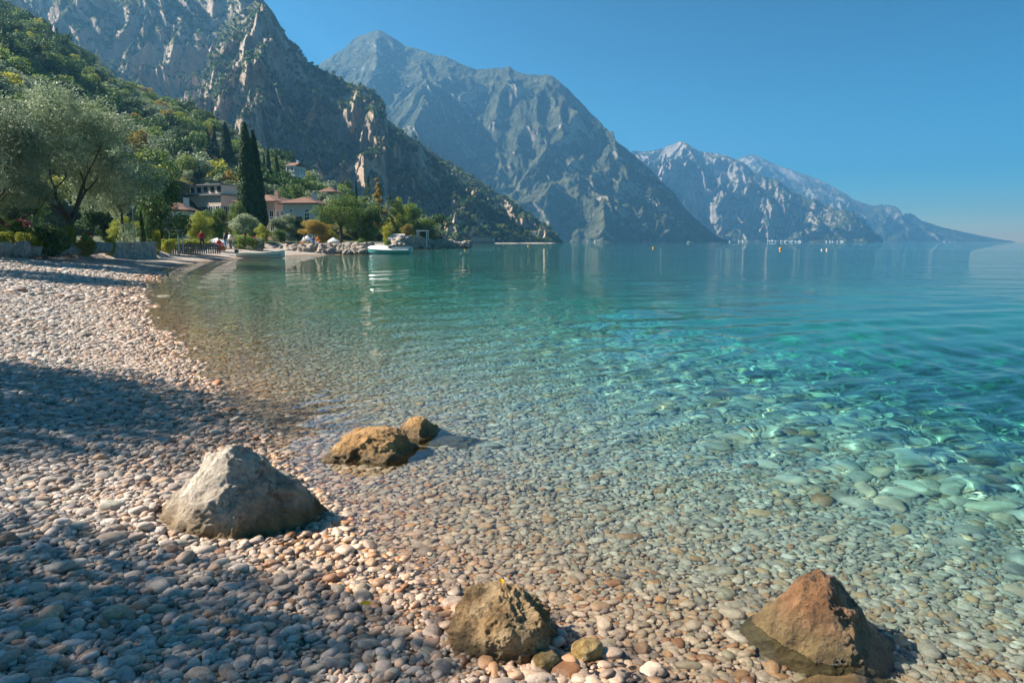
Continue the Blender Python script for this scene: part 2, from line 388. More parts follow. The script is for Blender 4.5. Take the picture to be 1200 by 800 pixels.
PYR2 = [(-.62,-.46,.64,.52), (.64,-.44,.60,.54), (.2,.8,.5,.6), (-.6,.6,.5,.62), (.05,-.9,.36,.64), (0,0,-1,.5), (-.9,-.1,.35,.72), (.9,.1,.3,.74)]
M_grey = rock_mat('grey_limestone', (.66,.58,.48), (.49,.42,.345), (.30,.20,.095), .24)
M_brown = rock_mat('algae_brown_stone', (.56,.34,.14), (.42,.23,.085), (.20,.125,.045), .10, .8)
M_tan = rock_mat('tan_stone', (.52,.37,.20), (.38,.235,.105), (.22,.14,.055), .09, .8)
M_rust = rock_mat('rust_brown_stone', (.41,.23,.12), (.29,.15,.07), (.25,.18,.09), .14, .7, .25)
b = onz(270, 616)
o = boulder('boulder', (b.x, b.y, -.06), (.68, .53, .64), PYR2, 3, M_grey, .0, 7, rough=.8); spot(b, .46, .36)
tag(o, 'large grey pyramid boulder half on the dry pebbles at the water edge', 'boulder')
LOWR = [(-.8,0,.45,.6), (.1,-.9,.3,.6), (.75,-.2,.5,.55), (0,.9,.35,.6), (-.1,-.1,1,.62), (.2,-.6,.75,.62), (0,0,-1,.5)]
b = onz(434, 530)
o = boulder('boulder', (b.x, b.y, -.05), (.49, .40, .36), LOWR, 14, M_brown, -.12, k=8); spot(b, .28, .24)
tag(o, 'low rounded brown boulder standing in shallow water beyond the grey pyramid boulder', 'boulder')
b = onz(489, 508)
o = boulder('boulder', (b.x, b.y, -.07), (.34, .27, .27), PYR2, 21, M_brown, .3, 6, rough=.7); spot(b, .18, .18)
tag(o, 'small brown rock touching the right side of the low rounded boulder', 'boulder')
b = onz(524, 512)
o = boulder('boulder', (b.x, b.y, -.16), (.34, .24, .20), LOWR, 27, M_brown, -.2, 5)
tag(o, 'flat brown rock just under the water right of the small brown rock', 'boulder')
b = onz(588, 752)
o = boulder('boulder', (b.x, b.y, .0), (.34, .27, .295), [(-.9,-.1,.2,.6), (-.3,-.2,.9,.62), (.45,-.25,.85,.55), (.15,-.95,.2,.55), (.9,.1,.3,.62), (0,.9,.3,.6), (0,0,-1,.5), (-.35,-.62,.7,.52)], 33, M_tan, -.1, 7, rough=1.5); spot(b, .2, .16)
tag(o, 'small knobbly tan rock wet at the near water edge', 'boulder')
b = onz(958, 742)
o = boulder('boulder', (b.x, b.y, -.12), (.45, .39, .48), PYR2, 41, M_rust, .1, 7, rough=.8, k=5); spot(b, .33, .28)
tag(o, 'rust brown pointed boulder standing in the water at lower right', 'boulder')
b = onz(985, 815)
o = boulder('boulder', (b.x, b.y, -.10), (.36, .22, .19), LOWR, 52, M_brown, .1, 5); spot(b, .2, .14)
tag(o, 'flat brown stone under water at the bottom edge below the rust boulder', 'boulder')
M_yel = rock_mat('ochre_stone', (.55,.38,.14), (.42,.28,.11), (.42,.28,.11), .001, .7)
for (a, c, sz, lab, sd) in ((688, 763, (.075,.055,.05), 'smooth yellow oval stone right of the small tan rock', 61), (639, 778, (.058,.046,.04), 'little ochre stone below the small tan rock', 62)):
    b = onz(a, c); o = boulder('stone', (b.x, b.y, hz(b.x, b.y)+.03), sz, [(-1,0,.2,.9),(1,0,.2,.9),(0,-1,.2,.9),(0,1,.2,.9),(0,0,1,.9),(0,0,-1,.9)], sd, M_yel, .4, 4, .5, 3); spot(b, sz[0], sz[1]); tag(o, lab, 'stone')

# ------------------------------------------------------------------ pebbles into the scene
free = np.ones(n, bool)
for (bx, by, rx, ry, _) in BOULDER_SPOTS: free &= (((px_-bx)/rx)**2+((py_-by)/ry)**2) > .8
score = np.where(inside & free, pr_/np.maximum(fw, .5), 0); top = np.argsort(-score)[:300]
pm_o = [pebble_mesh(k, PEB_O) for k in range(NV)]
for i in top:
    o = link('pebble', pm_o[pvar[i]], ground, (px_[i], py_[i], pz_[i]), prot[i], (pr_[i],)*3); o.color = (*tone[i], wet_[i])
free[top] = False
proto_col = bpy.data.collections.new('pebble_shapes')
for k in range(NV): proto_col.objects.link(bpy.data.objects.new('pebble_shape_%02d' % k, pebble_mesh(k, PEB_I)))
def scatter(name, pos, size, rot, var, coll, parent=None, tonev=None):
    me = bpy.data.meshes.new(name); me.vertices.add(len(pos)); me.vertices.foreach_set('co', np.asarray(pos, np.float32).ravel())
    def at_(nm, ty, key, v): a = me.attributes.new(nm, ty, 'POINT'); a.data.foreach_set(key, np.ascontiguousarray(v).ravel())
    size = np.asarray(size, np.float32); size = np.repeat(size[:, None], 3, 1) if size.ndim == 1 else size
    at_('size', 'FLOAT_VECTOR', 'vector', size); at_('turn', 'FLOAT_VECTOR', 'vector', np.asarray(rot, np.float32)); at_('pick', 'INT', 'value', np.asarray(var, np.int32))
    if tonev is not None: at_('tone', 'FLOAT_COLOR', 'color', np.asarray(tonev, np.float32))
    me.update(); o = link(name, me, parent)
    ng = bpy.data.node_groups.new(name, 'GeometryNodeTree')
    ng.interface.new_socket('Geometry', in_out='INPUT', socket_type='NodeSocketGeometry'); ng.interface.new_socket('Geometry', in_out='OUTPUT', socket_type='NodeSocketGeometry')
    q = ng.nodes; gi = q.new('NodeGroupInput'); go = q.new('NodeGroupOutput'); ip = q.new('GeometryNodeInstanceOnPoints'); ci = q.new('GeometryNodeCollectionInfo')
    ci.inputs['Collection'].default_value = coll; ci.inputs['Separate Children'].default_value = True; ci.inputs['Reset Children'].default_value = True
    def na(nm, ty): k = q.new('GeometryNodeInputNamedAttribute'); k.data_type = ty; k.inputs[0].default_value = nm; return k.outputs[0]
    L = ng.links.new; ip.inputs['Pick Instance'].default_value = True
    L(gi.outputs[0], ip.inputs['Points']); L(ci.outputs[0], ip.inputs['Instance']); L(na('size', 'FLOAT_VECTOR'), ip.inputs['Scale'])
    L(na('turn', 'FLOAT_VECTOR'), ip.inputs['Rotation']); L(na('pick', 'INT'), ip.inputs['Instance Index']); L(ip.outputs[0], go.inputs[0])
    o.modifiers.new('scatter', 'NODES').node_group = ng
    return o
def sunlit_under_water(o): o.cycles.is_caustics_receiver = True; return o
for q in proto_col.objects: sunlit_under_water(q)
o = scatter('pebbles', np.stack([px_, py_, pz_], -1)[free], pr_[free], prot[free], pvar[free], proto_col, ground, np.concatenate([tone, wet_[:, None]], 1)[free])
sunlit_under_water(ground); sunlit_under_water(o)
for q in sc.objects:
    if q.type == 'MESH' and q.name.split('.')[0] in ('pebble', 'boulder', 'stone'): sunlit_under_water(q)
tag(o, 'rounded grey and tan pebbles of the beach and the shallows', kind='stuff')

# ------------------------------------------------------------------ water
wm = bpy.data.materials.new('lake_water'); wm.use_nodes = True; t = wm.node_tree; t.nodes.remove(t.nodes['Principled BSDF']); out = t.nodes['Material Output']
gl = N(t, 'BsdfPrincipled'); gl.inputs['IOR'].default_value = 1.333; gl.inputs['Roughness'].default_value = 0.; gl.inputs['Transmission Weight'].default_value = 1.
fa = N(t, 'Attribute'); fa.attribute_name = 'far'
ge = N(t, 'NewGeometry'); v1 = scaled(t, ge.outputs['Position'], (1.2, 1.6, 1)); v2 = scaled(t, ge.outputs['Position'], (.16, .42, 1)); v3 = scaled(t, ge.outputs['Position'], (.004, .012, 1))
n1 = noise_tex(t, v1, 1.6, 3, .5); n2 = noise_tex(t, v2, 1., 3, .5); n3 = noise_tex(t, v3, 1., 3, .55)
calm = mapr(t, n3.outputs[0], .35, .65, .25, 1.)
h = mth(t, 'ADD', mth(t, 'MULTIPLY', n1.outputs[0], .09), mth(t, 'MULTIPLY', n2.outputs[0], .30))
h = mth(t, 'MULTIPLY', mth(t, 'MULTIPLY', h, fa.outputs['Fac']), calm)
bp = bump(t, h, 1., 1.); t.links.new(bp.outputs[0], gl.inputs['Normal'])
t.links.new(gl.outputs[0], out.inputs['Surface'])
# the water's own colour: what one passage through it lets through, by the depth below
da = N(t, 'Attribute'); da.attribute_name = 'depth'
cx = N(t, 'CombineColor')
for i_, k_ in enumerate((.74, .05, .145)):
    t.links.new(mth(t, 'POWER', math.e, mth(t, 'MULTIPLY', da.outputs['Fac'], -k_*2.5)), cx.inputs[i_])
t.links.new(cx.outputs[0], gl.inputs['Base Color'])
xs = np.array(sorted(graded(-4.2, -2600, .038, 1.06, -1))+list(np.arange(-4.2, 6.2, .038))+graded(6.2, 11500, .04, 1.055))
ys = np.array(sorted(graded(1.2, -60, .05, 1.12, -1))+list(np.arange(1.2, 8.6, .038))+graded(8.6, 8800, .04, 1.033))
X, Y = np.meshgrid(xs, ys); DX = np.gradient(xs)[None, :]+0*X; DY = np.gradient(ys)[:, None]+0*X
sp = np.maximum(DX, DY); SD = -sdf(SHORE, X, Y); open_ = smooth(.4, 6, SD+np.clip(X, -4, 4)*.5)
wr = np.random.default_rng(5); Z = np.zeros_like(X)
for lam, amp, th, k_ in [(l, a, wr.normal(2.5, .55), q) for l, a, q in
        [(.16,.0005,0),(.21,.0007,0),(.26,.0009,0),(.30,.0010,0),(.36,.0013,0),(.42,.0014,0),(.5,.0018,1),(.6,.0022,1),(.7,.0026,1),(.85,.003,1),(1.0,.0036,1),(1.25,.0042,1),(1.6,.005,1),(2.1,.0055,1),(2.8,.006,1)]]:
    kk = 2*math.pi/lam; wob = .35*lam*fbm(X/(lam*5), Y/(lam*5), lam*10, 2, 60)*2
    fade = smooth(.45, .18, sp/lam)
    mod = .5+.5*np.clip(1+1.4*noise3(X/(lam*6)+lam*9, Y/(lam*6), 0, 71), 0, 2)
    Z += amp*(1.7 if lam < .8 else 1.05)*fade*mod*(.3+.7*open_ if k_ == 0 else .12+.88*open_)*np.sin(kk*(X*math.cos(th)+Y*math.sin(th)+wob)+wr.uniform(0, 6.28))
far = smooth(.05, .8, sp)
nx, ny = len(xs), len(ys); top_v = np.stack([X, Y, Z], -1).reshape(-1, 3); fq = gridfaces(nx, ny).tolist()
idx = np.arange(nx*ny).reshape(ny, nx); rim = list(idx[0, :])+list(idx[1:, -1])+list(idx[-1, :-1][::-1])+list(idx[1:-1, 0][::-1])
low = top_v[rim].copy(); low[:, 2] = -70; base = nx*ny; m_ = len(rim)
fq += [[int(rim[(i+1) % m_]), int(rim[i]), base+i, base+(i+1) % m_] for i in range(m_)] + [list(range(base+m_-1, base-1, -1))]
wme = new_mesh('lake', np.concatenate([top_v, low]), fq, [wm])
a = wme.attributes.new('far', 'FLOAT', 'POINT'); a.data.foreach_set('value', np.concatenate([far.ravel(), np.ones(m_)]).astype(np.float32))
dep = np.clip(-height(X, Y), 0, 9); a = wme.attributes.new('depth', 'FLOAT', 'POINT'); a.data.foreach_set('value', np.concatenate([dep.ravel(), np.zeros(m_)]).astype(np.float32))
lake = tag(link('lake', wme), 'clear turquoise lake with small ripples', kind='structure')

lake.cycles.is_caustics_caster = True; sun_d.cycles.is_caustics_light = True

# ------------------------------------------------------------------ mountains
def mountain_mat(name, rock1, rock2, veg1, veg2, s, slope=(.45, .7), streak=1., vegbias=0., tree=None):
    # s: size in metres of the main patches
    m, t, p = nmat(name); g = N(t, 'NewGeometry'); o = g.outputs['Position']
    na_ = noise_tex(t, scaled(t, o, (1/s,)*3), 1., 8, .62); nb_ = noise_tex(t, scaled(t, o, (6/s,)*3), 1., 6, .65)
    nc_ = noise_tex(t, scaled(t, o, (9/s, 9/s, 1.6/s)), 1., 5, .6, .5); nd_ = noise_tex(t, scaled(t, o, (30/s,)*3), 1., 4, .7)
    rk = ramp(t, [(.3, tuple(q*.55 for q in rock2)), (.45, rock2), (.6, rock1), (.78, tuple(min(1, q*1.25) for q in rock1))], nc_.outputs[0]).outputs[0]
    rk = mixc(t, mapr(t, na_.outputs[0], .45, .7, 0, .5), rk, (rock1[0]*1.1, rock1[1]*.88, rock1[2]*.72))
    vg = ramp(t, [(.35, tuple(q*.6 for q in veg1)), (.5, veg1), (.68, veg2)], nb_.outputs[0]).outputs[0]
    vg = mixc(t, 1., vg, ramp(t, [(.3, (.55,)*3), (.7, (1.35,)*3)], nd_.outputs[0]).outputs[0], 'MULTIPLY')
    z = N(t, 'SeparateXYZ'); t.links.new(g.outputs['Normal'], z.inputs[0])
    k = mth(t, 'ADD', z.outputs['Z'], mth(t, 'MULTIPLY', mth(t, 'SUBTRACT', na_.outputs[0], .5), 1.0))
    k = mth(t, 'ADD', k, mth(t, 'MULTIPLY', mth(t, 'SUBTRACT', nb_.outputs[0], .5), .7)); k = mth(t, 'ADD', k, vegbias)
    if tree:
        zp = N(t, 'SeparateXYZ'); t.links.new(o, zp.inputs[0]); k = mth(t, 'SUBTRACT', k, mapr(t, zp.outputs['Z'], tree[0], tree[1], 0, tree[2]))
    t.links.new(mixc(t, mapr(t, k, slope[0], slope[1]), rk, vg), p.inputs['Base Color'])
    p.inputs['Roughness'].default_value = .95; p.inputs['Specular IOR Level'].default_value = .1
    h = mth(t, 'ADD', mth(t, 'MULTIPLY', nc_.outputs[0], streak), mth(t, 'ADD', mth(t, 'MULTIPLY', nb_.outputs[0], .8), mth(t, 'MULTIPLY', nd_.outputs[0], .35)))
    bump(t, h, .8, s*.12, p)
    return m
def interp(pts, u):
    a = np.array(pts, float); d = np.r_[0, np.cumsum(np.abs(np.diff(a[:, 0]))+1e-6)]; d /= d[-1]
    return np.stack([np.interp(u, d, a[:, i]) for i in range(a.shape[1])], -1)
def mountain(name, ridge, base, nu, nv, mat, seed, L, A, cliff, prof=1.1, back=.5, gully=1., jag=.12, zfoot=-6, band=0., rid=1.1):
    u = np.linspace(0, 1, nu); rp = interp(ridge, u); bp_ = interp(base, u)
    Rg = np.array([at(*q) for q in rp]); Bs = np.array([at(q[0], 283.5, q[1]) for q in bp_])
    for k in range(2): Rg[1:-1] = .25*Rg[:-2]+.5*Rg[1:-1]+.25*Rg[2:]
    v = np.r_[np.linspace(0, 1, nv), 1+np.linspace(0, back, 26)[1:]]
    V, U = np.meshgrid(v, u, indexing='ij'); R = Rg[None]; B = Bs[None]
    XY = B[..., :2]+(R[..., :2]-B[..., :2])*V[..., None]
    vc = np.clip(V, 0, 1); zr = R[..., 2]-zfoot
    g = vc**prof
    if band: 
        q = g*band+.8*fbm(XY[..., 0]/L*.7, XY[..., 1]/L*.7, 2.2, 3, seed+50); st = np.floor(q)+smooth(.45, .95, q-np.floor(q)); g = g+(st-q)/band*.8*np.sin(np.pi*vc)
    Z = zfoot+zr*g-np.clip(V-1, 0, None)*zr*.75
    H = np.maximum(R[..., 2], 1)
    env = np.sin(np.pi*np.clip(V, 0, 1)**.8)**.7*(1-jag)+jag; env = np.where(V > 1, jag+(V-1)*1.2, env); env = env*np.clip(vc*8, 0, 1)*np.clip(H/(A*2.2), .12, 1)
    wx = XY[..., 0]+L*.35*fbm(XY[..., 0]/L, XY[..., 1]/L, 3.3, 3, seed+20); wy = XY[..., 1]+L*.35*fbm(XY[..., 0]/L, XY[..., 1]/L, 8.3, 3, seed+21)
    Z = Z+A*env*((ridged(wx/L, wy/L, .5, 6, seed)-.75)*rid+.35*fbm(wx/L*2.5, wy/L*2.5, 0, 5, seed+7))
    # gullies that run down the fall line
    along = np.r_[0, np.cumsum(np.linalg.norm(np.diff(Rg[:, :2], axis=0), axis=1))][None]+0*V
    gl_ = ridged((along+.5*L*fbm(XY[..., 0]/L*.8, XY[..., 1]/L*.8, 4, 3, seed+31))/(L*.55), V*1.6, 0, 5, seed+30)
    Z = Z+A*.55*gully*env*(gl_-.7)
    # rock faces pushed in and out along the slope
    out_ = B[..., :2]-R[..., :2]; out_ = out_/np.linalg.norm(out_, axis=-1, keepdims=True)
    c3 = ridged(XY[..., 0]/(L*.28), XY[..., 1]/(L*.28), Z/(L*.8), 5, seed+40)-.7
    XY = XY+out_*(cliff*env*c3)[..., None]
    co = np.concatenate([XY, Z[..., None]], -1)
    o = link(name, new_mesh(name, co.reshape(-1, 3), gridfaces(nu, len(v))[:, ::-1], [mat]))
    return o, co
M_near = mountain_mat('cliff_and_scrub', (.54,.44,.35), (.38,.315,.255), (.07,.085,.03), (.16,.16,.055), 90, (.36, .58))
M_mid = mountain_mat('wooded_limestone_slope', (.48,.43,.37), (.34,.31,.27), (.07,.082,.052), (.13,.132,.085), 420, (.36, .54), .7, .34, tree=(600, 1000, .34))
M_far = mountain_mat('pale_limestone_slope', (.40,.36,.32), (.29,.26,.23), (.06,.075,.03), (.11,.115,.055), 600, (.46, .66), .8, .12, tree=(200, 800, .35))
o, _ = mountain('far_ridge', [(830,196,7600),(880,182,7600),(905,190,7500),(950,205,7400),(985,222,7300),(1000,232,7200),(1050,250,7200),(1100,265,7300),(1150,276,7400),(1185,283,7500)],
                [(830,6000),(1000,6000),(1150,6600),(1190,7300)], 300, 150, M_far, 5, 900, 150, 90, 1.0, jag=.10)
tag(o, 'hazy ridge running down to the lake behind the right-hand mountain', 'mountain', kind='structure')
o, _ = mountain('right_mountain', [(700,215,5200),(740,178,5200),(770,174,5200),(795,163,5100),(815,170,5000),(850,180,5000),(880,196,4900),(905,212,4800),(940,232,4700),(970,246,4600),(1000,256,4500),(1018,268,4500),(1032,283,4500)],
                [(690,4300),(850,3900),(960,3900),(1036,4300)], 420, 230, M_far, 9, 700, 190, 150, 1.0, jag=.16)
tag(o, 'pale rocky mountain at right above the far shore', 'mountain', kind='structure')
o, _ = mountain('middle_mountain', [(300,110,3600),(345,92,3500),(385,70,3400),(420,52,3350),(445,42,3300),(462,50,3300),(475,58,3300),(500,60,3250),(520,62,3200),(545,72,3200),(560,76,3200),(582,75,3150),(600,78,3100),(640,87,3050),(665,104,3000),(680,118,3000),(700,140,2950),(715,160,2900),(735,178,2900),(760,200,2850),(790,232,2800),(815,258,2800),(845,281,2800)],
                [(250,1900),(450,2000),(600,2050),(740,2200),(855,2700)], 520, 280, M_mid, 17, 800, 140, 55, 1.2, jag=.17, gully=.7)
tag(o, 'tall wooded mountain with rocky crest behind the near cliff', 'mountain', kind='structure')
mtn = []
o, c = mountain('back_cliff', [(-220,-160,1500),(-60,-90,1480),(60,-60,1450),(200,-40,1420),(290,-22,1380),(320,15,1350),(345,62,1330),(372,84,1320)],
                [(-260,520),(60,600),(250,760),(360,980)], 420, 260, M_near, 23, 230, 52, 28, 1.15, band=4, jag=.08, rid=.8); mtn.append(c)
tag(o, 'steep shaded cliff face rising out of the picture behind the hillside', 'mountain', kind='structure')
o, c = mountain('cliff_spur', [(215,148,900),(232,110,960),(246,60,1020),(268,30,1060),(305,-6,1080),(325,22,1060),(340,50,1050),(362,74,1030),(385,86,1010),(405,97,1000),(438,108,990),(450,118,980),(455,148,970),(478,166,950),(500,180,930),(520,200,910),(545,222,890),(575,245,870),(600,262,850),(625,276,840),(642,284,830)],
                [(215,560),(300,520),(380,540),(480,590),(560,650),(640,800)], 560, 300, M_near, 31, 170, 50, 30, 1.05, band=4, jag=.06, gully=.85, rid=.75); mtn.append(c)
tag(o, 'rugged grey cliff falling in a long diagonal to the lake', 'mountain', kind='structure')
o, c = mountain('lit_headland', [(440,128,1300),(480,160,1280),(520,186,1240),(545,200,1210),(575,220,1180),(600,238,1150),(625,254,1120),(642,266,1100),(652,275,1080),(661,284,1060)],
                [(440,900),(560,930),(630,960),(664,1040)], 300, 180, M_near, 37, 110, 30, 18, .95, band=3, jag=.08, rid=.8); mtn.append(c)
tag(o, 'sunlit rocky headland at the foot of the near cliff', 'mountain', kind='structure')
M_hill = mountain_mat('terraced_hillside', (.30,.26,.20), (.22,.19,.14), (.08,.095,.03), (.20,.19,.07), 40, (.1, .3))
hill, hc = mountain('hillside', [(-260,-90,430),(-120,-40,430),(0,14,420),(60,44,400),(100,74,380),(150,104,360),(200,130,330),(250,152,300),(290,176,280),(330,200,260),(380,222,240),(420,236,230),(470,256,225),(520,279,215)],
                [(-400,60),(-100,75),(40,88),(200,118),(330,140),(420,160),(524,196)], 260, 170, M_hill, 43, 60, 7, .5, .92, zfoot=1.5, band=0, jag=.3, rid=.35, gully=.4)
tag(hill, 'terraced green hillside above the gardens', kind='structure')

# ------------------------------------------------------------------ the hazy air
hzm = bpy.data.materials.new('thin_haze'); hzm.use_nodes = True; t = hzm.node_tree; t.nodes.remove(t.nodes['Principled BSDF'])
pv = N(t, 'VolumePrincipled'); pv.inputs['Density'].default_value = 1.5e-4; pv.inputs['Color'].default_value = (.2, .53, .93, 1); pv.inputs['Anisotropy'].default_value = .35
t.links.new(pv.outputs[0], t.nodes['Material Output'].inputs['Volume'])
o = MB().box(-3000, 12000, -120, 9000, -75, 1150).obj('haze', hzm)
tag(o, 'thin blue haze over the lake and in front of the far mountains', kind='stuff')

# ------------------------------------------------------------------ trees and shrubs
def leaves(c, outv, size, aspect, r, droop=0., bias=.6):
    n = len(c); nrm = outv*bias+r.normal(0, .6, (n, 3))+np.array([0, 0, .25]); nrm /= np.linalg.norm(nrm, axis=1, keepdims=True)+1e-9
    tn = np.cross(nrm, r.normal(0, 1, (n, 3))+np.array([0, 0, droop])); tn = tn if droop == 0 else np.cross(nrm, np.cross(r.normal(0, .5, (n, 3))+np.array([0, 0, -1.]), nrm))
    tn /= np.linalg.norm(tn, axis=1, keepdims=True)+1e-9; bn = np.cross(nrm, tn)
    s = (size*r.uniform(.6, 1.35, n))[:, None]; w = s*aspect
    v = np.stack([c-tn*s*.5, c+bn*w*.5+nrm*w*.12, c+tn*s*.5, c-bn*w*.5+nrm*w*.12], 1).reshape(-1, 3)
    return v, np.arange(n*4).reshape(n, 4)
def leaf_mesh(name, v, f, mat, tone, extra=None):
    mats = [mat]; mi = None
    if extra is not None:
        ev, ef, em = extra; b = len(v); v = np.concatenate([v, np.array(ev)]); mats.append(em); nf = len(f)
        f = f.tolist()+[[i+b for i in q] for q in ef]; mi = [0]*nf+[1]*len(ef); tone = np.concatenate([tone, np.zeros(len(ef))])
    me = new_mesh(name, v, f, mats, False, mi)
    a = me.attributes.new('leaf', 'FLOAT', 'FACE'); a.data.foreach_set('value', tone.astype(np.float32)); return me
def lobes_crown(name, lobes, n, size, aspect, mat, seed, gap=.0, freq=1.2, droop=0., shell=.28, extra=None, bias=.6):
    r = np.random.default_rng(seed); L = np.array([(*c, *q) for c, q in lobes], float)
    w = (L[:, 3]*L[:, 4]*L[:, 5])**.667; k = r.choice(len(L), int(n*1.5), p=w/w.sum())
    d = r.normal(0, 1, (len(k), 3)); d /= np.linalg.norm(d, axis=1, keepdims=True)
    rad = 1-np.abs(r.normal(0, shell, len(k))); rad = np.clip(rad, .05, 1)*(1+.12*noise3(d[:, 0]*2.5+k, d[:, 1]*2.5, d[:, 2]*2.5, seed))
    c = L[k, :3]+d*rad[:, None]*L[k, 3:]
    g = fbm(c[:, 0]*freq, c[:, 1]*freq, c[:, 2]*freq, 3, seed+4)
    keep = g > gap-.35; c, d, g = c[keep][:n], d[keep][:n], g[keep][:n]
    v, f = leaves(c, d, size, aspect, r, droop, bias)
    tone = np.clip(.5+.5*g+r.normal(0, .22, len(c)), 0, 1)
    return leaf_mesh(name, v, f, mat, tone, extra)
def limb(mb, p, d, length, rad, r, depth, ends, n=6):
    pts = [Vector(p)]; d = Vector(d).normalized(); rr = [rad]
    for i in range(4):
        d = (d+Vector(r.normal(0, .16, 3))).normalized(); pts.append(pts[-1]+d*length/4); rr.append(rad*(1-.12*(i+1)))
    mb.tube(pts, rr, n, False)
    if depth == 0: ends.append(pts[-1]); return
    for k in range(2 if depth > 1 else 3):
        e = (d+Vector(r.normal(0, .55, 3))+Vector((0, 0, .12))).normalized(); limb(mb, pts[-1], e, length*r.uniform(.55, .8), rr[-1]*.7, r, depth-1, ends, max(4, n-1))
bark = simple('bark', (.085,.06,.042), .9, .4, 14, bmp=.6)
F_olive = foliage('olive_leaves', (0.154,0.213,0.119), (0.285,0.349,0.213), (0.415,0.485,0.340), .25)
F_dark = foliage('dark_green_leaves', (0.043,0.088,0.027), (0.088,0.165,0.046), (0.145,0.232,0.057), .25)
F_mid = foliage('green_leaves', (0.089,0.156,0.036), (0.190,0.278,0.062), (0.312,0.380,0.089), .35)
F_lime = foliage('yellow_green_leaves', (0.158,0.205,0.030), (0.354,0.382,0.055), (0.500,0.500,0.074), .4)
F_gold = foliage('autumn_leaves', (.20,.16,.03), (.36,.28,.06), (.46,.36,.09), .4)
F_cyp = foliage('cypress_leaves', (0.034,0.076,0.027), (0.068,0.134,0.042), (0.115,0.184,0.054), .15)
F_pine = foliage('pine_needles', (0.081,0.142,0.030), (0.172,0.252,0.048), (0.282,0.352,0.070), .3)
F_scrub = foliage('scrub_leaves', (0.043,0.065,0.022), (0.085,0.109,0.034), (0.155,0.163,0.054), .2)

def tree(name, label, crown, trunk, loc, scale=(1, 1, 1), rz=0., cat='tree', group=None):
    e = link(name, None, None, loc, (0, 0, rz), scale); tag(e, label, cat, group)
    if trunk: link('trunk', trunk, e)
    link('crown' if cat == 'tree' else 'foliage', crown, e)
    return e
def gy(px, D): return (px-600)/FPX*D
hgrid = hc[:170]
def hill_z(x, y):                                  # the height of the hillside sheet near a point
    d = (hgrid[..., 0]-x)**2+(hgrid[..., 1]-y)**2; i = np.unravel_index(np.argmin(d), d.shape); return float(hgrid[i][2])
def ground_at(x, y): return max(hz(x, y), hill_z(x, y) if (y > 70 and x < -10) else -9)

# olives
def olive_meshes(seed, H=8.6, W=4.7, nleaf=60000, leaf=.19):
    r = np.random.default_rng(seed); mb = MB(); ends = []
    mb.tube([(0,0,-.5), (.05,.03,.5), (.12,0,1.3)], [.33, .22, .19], 9, False)
    for a in r.uniform(0, 6.28, 1)+np.arange(4)*1.57: limb(mb, (.12, 0, 1.2), (math.cos(a)*.75, math.sin(a)*.75, 1), 2.3, .125, r, 2, ends, 7)
    tr = mb.mesh('olive_trunk', bark, True); lob = []
    for k in range(36):
        a = r.uniform(0, 6.28); q = math.sqrt(r.uniform(0.02, 1))*W*.82; zc = H*(.60+.25*math.cos(min(1, q/W)*1.5)*r.uniform(.3, 1.)-.40*r.random()*(q/W)); s = r.uniform(.85, 1.5)
        lob.append(((q*math.cos(a), q*math.sin(a), zc), (s*1.15, s*1.15, s*r.uniform(.8, 1.1))))
    cr = lobes_crown('olive_crown', lob, nleaf, leaf, .30, F_olive, seed, .02, .9, droop=0, shell=.42, bias=.3)
    return tr, cr
ot1, oc1 = olive_meshes(4); ot2, oc2 = olive_meshes(8, 7.2, 3.9, 24000, .19)
def put(px, D, dz=0.): x = gy(px, D); return (x, D, ground_at(x, D)+dz)
OG = 'olive trees along the garden edge'
tree('olive_tree', 'large silvery olive tree with dark forked trunk above the rock border', oc1, ot1, put(86, 44.5), (1.25, 1.25, 1.25), .6, group=OG)
tree('olive_tree', 'silvery olive tree cut by the left edge behind the large olive', oc1, ot1, put(-20, 36), (.78, .78, .98), 2.4, group=OG)
tree('olive_tree', 'low olive tree at the left edge under the large olive', oc2, ot2, put(18, 41.5), (.85, .85, .66), 1.2, group=OG)
for x_, y_, s_, l_ in ((-10.8, 6.5, .6, 'olive tree left of the picture whose shade crosses the beach in the middle'), (-8.4, 2.05, .63, 'olive tree left of the picture whose shade covers the lower left pebbles'),
                       (-22.5, 25.5, .95, 'olive tree left of the picture shading the upper beach')):
    tree('olive_tree', l_, oc2, ot2, (x_, y_, hz(x_, y_)), (s_, s_, .95), x_, group='olive trees shading the near beach')

def round_meshes(seed, H, W, n, leaf, mat, lobn=14, base=.22, asp=.55, gap=.0, flat=1.):
    r = np.random.default_rng(seed); mb = MB(); ends = []
    mb.tube([(0,0,-.8), (.03,0,H*.2), (0,.03,H*.42)], [H*.034, H*.026, H*.02], 7, False)
    for a in np.arange(4)*1.6+r.uniform(0, 3): limb(mb, (0, .02, H*.32), (math.cos(a), math.sin(a), 1.1), H*.26, H*.013, r, 1, ends, 5)
    lob = [((0, 0, H*.6), (W*.3, W*.3, H*.26))]
    for k in range(lobn):
        a = r.uniform(0, 6.28); q = r.uniform(.2, 1)*W*.36; zc = H*r.uniform(base+.12, .9); q *= math.sqrt(max(.08, 1-((zc/H-.52)/.5)**2)); s = r.uniform(.13, .21)*W
        lob.append(((q*math.cos(a), q*math.sin(a), zc), (s, s, s*.85*flat)))
    return mb.mesh('trunk', bark, True), lobes_crown('crown', lob, n, leaf, asp, mat, seed, gap, 3.2/W*2, shell=.25)
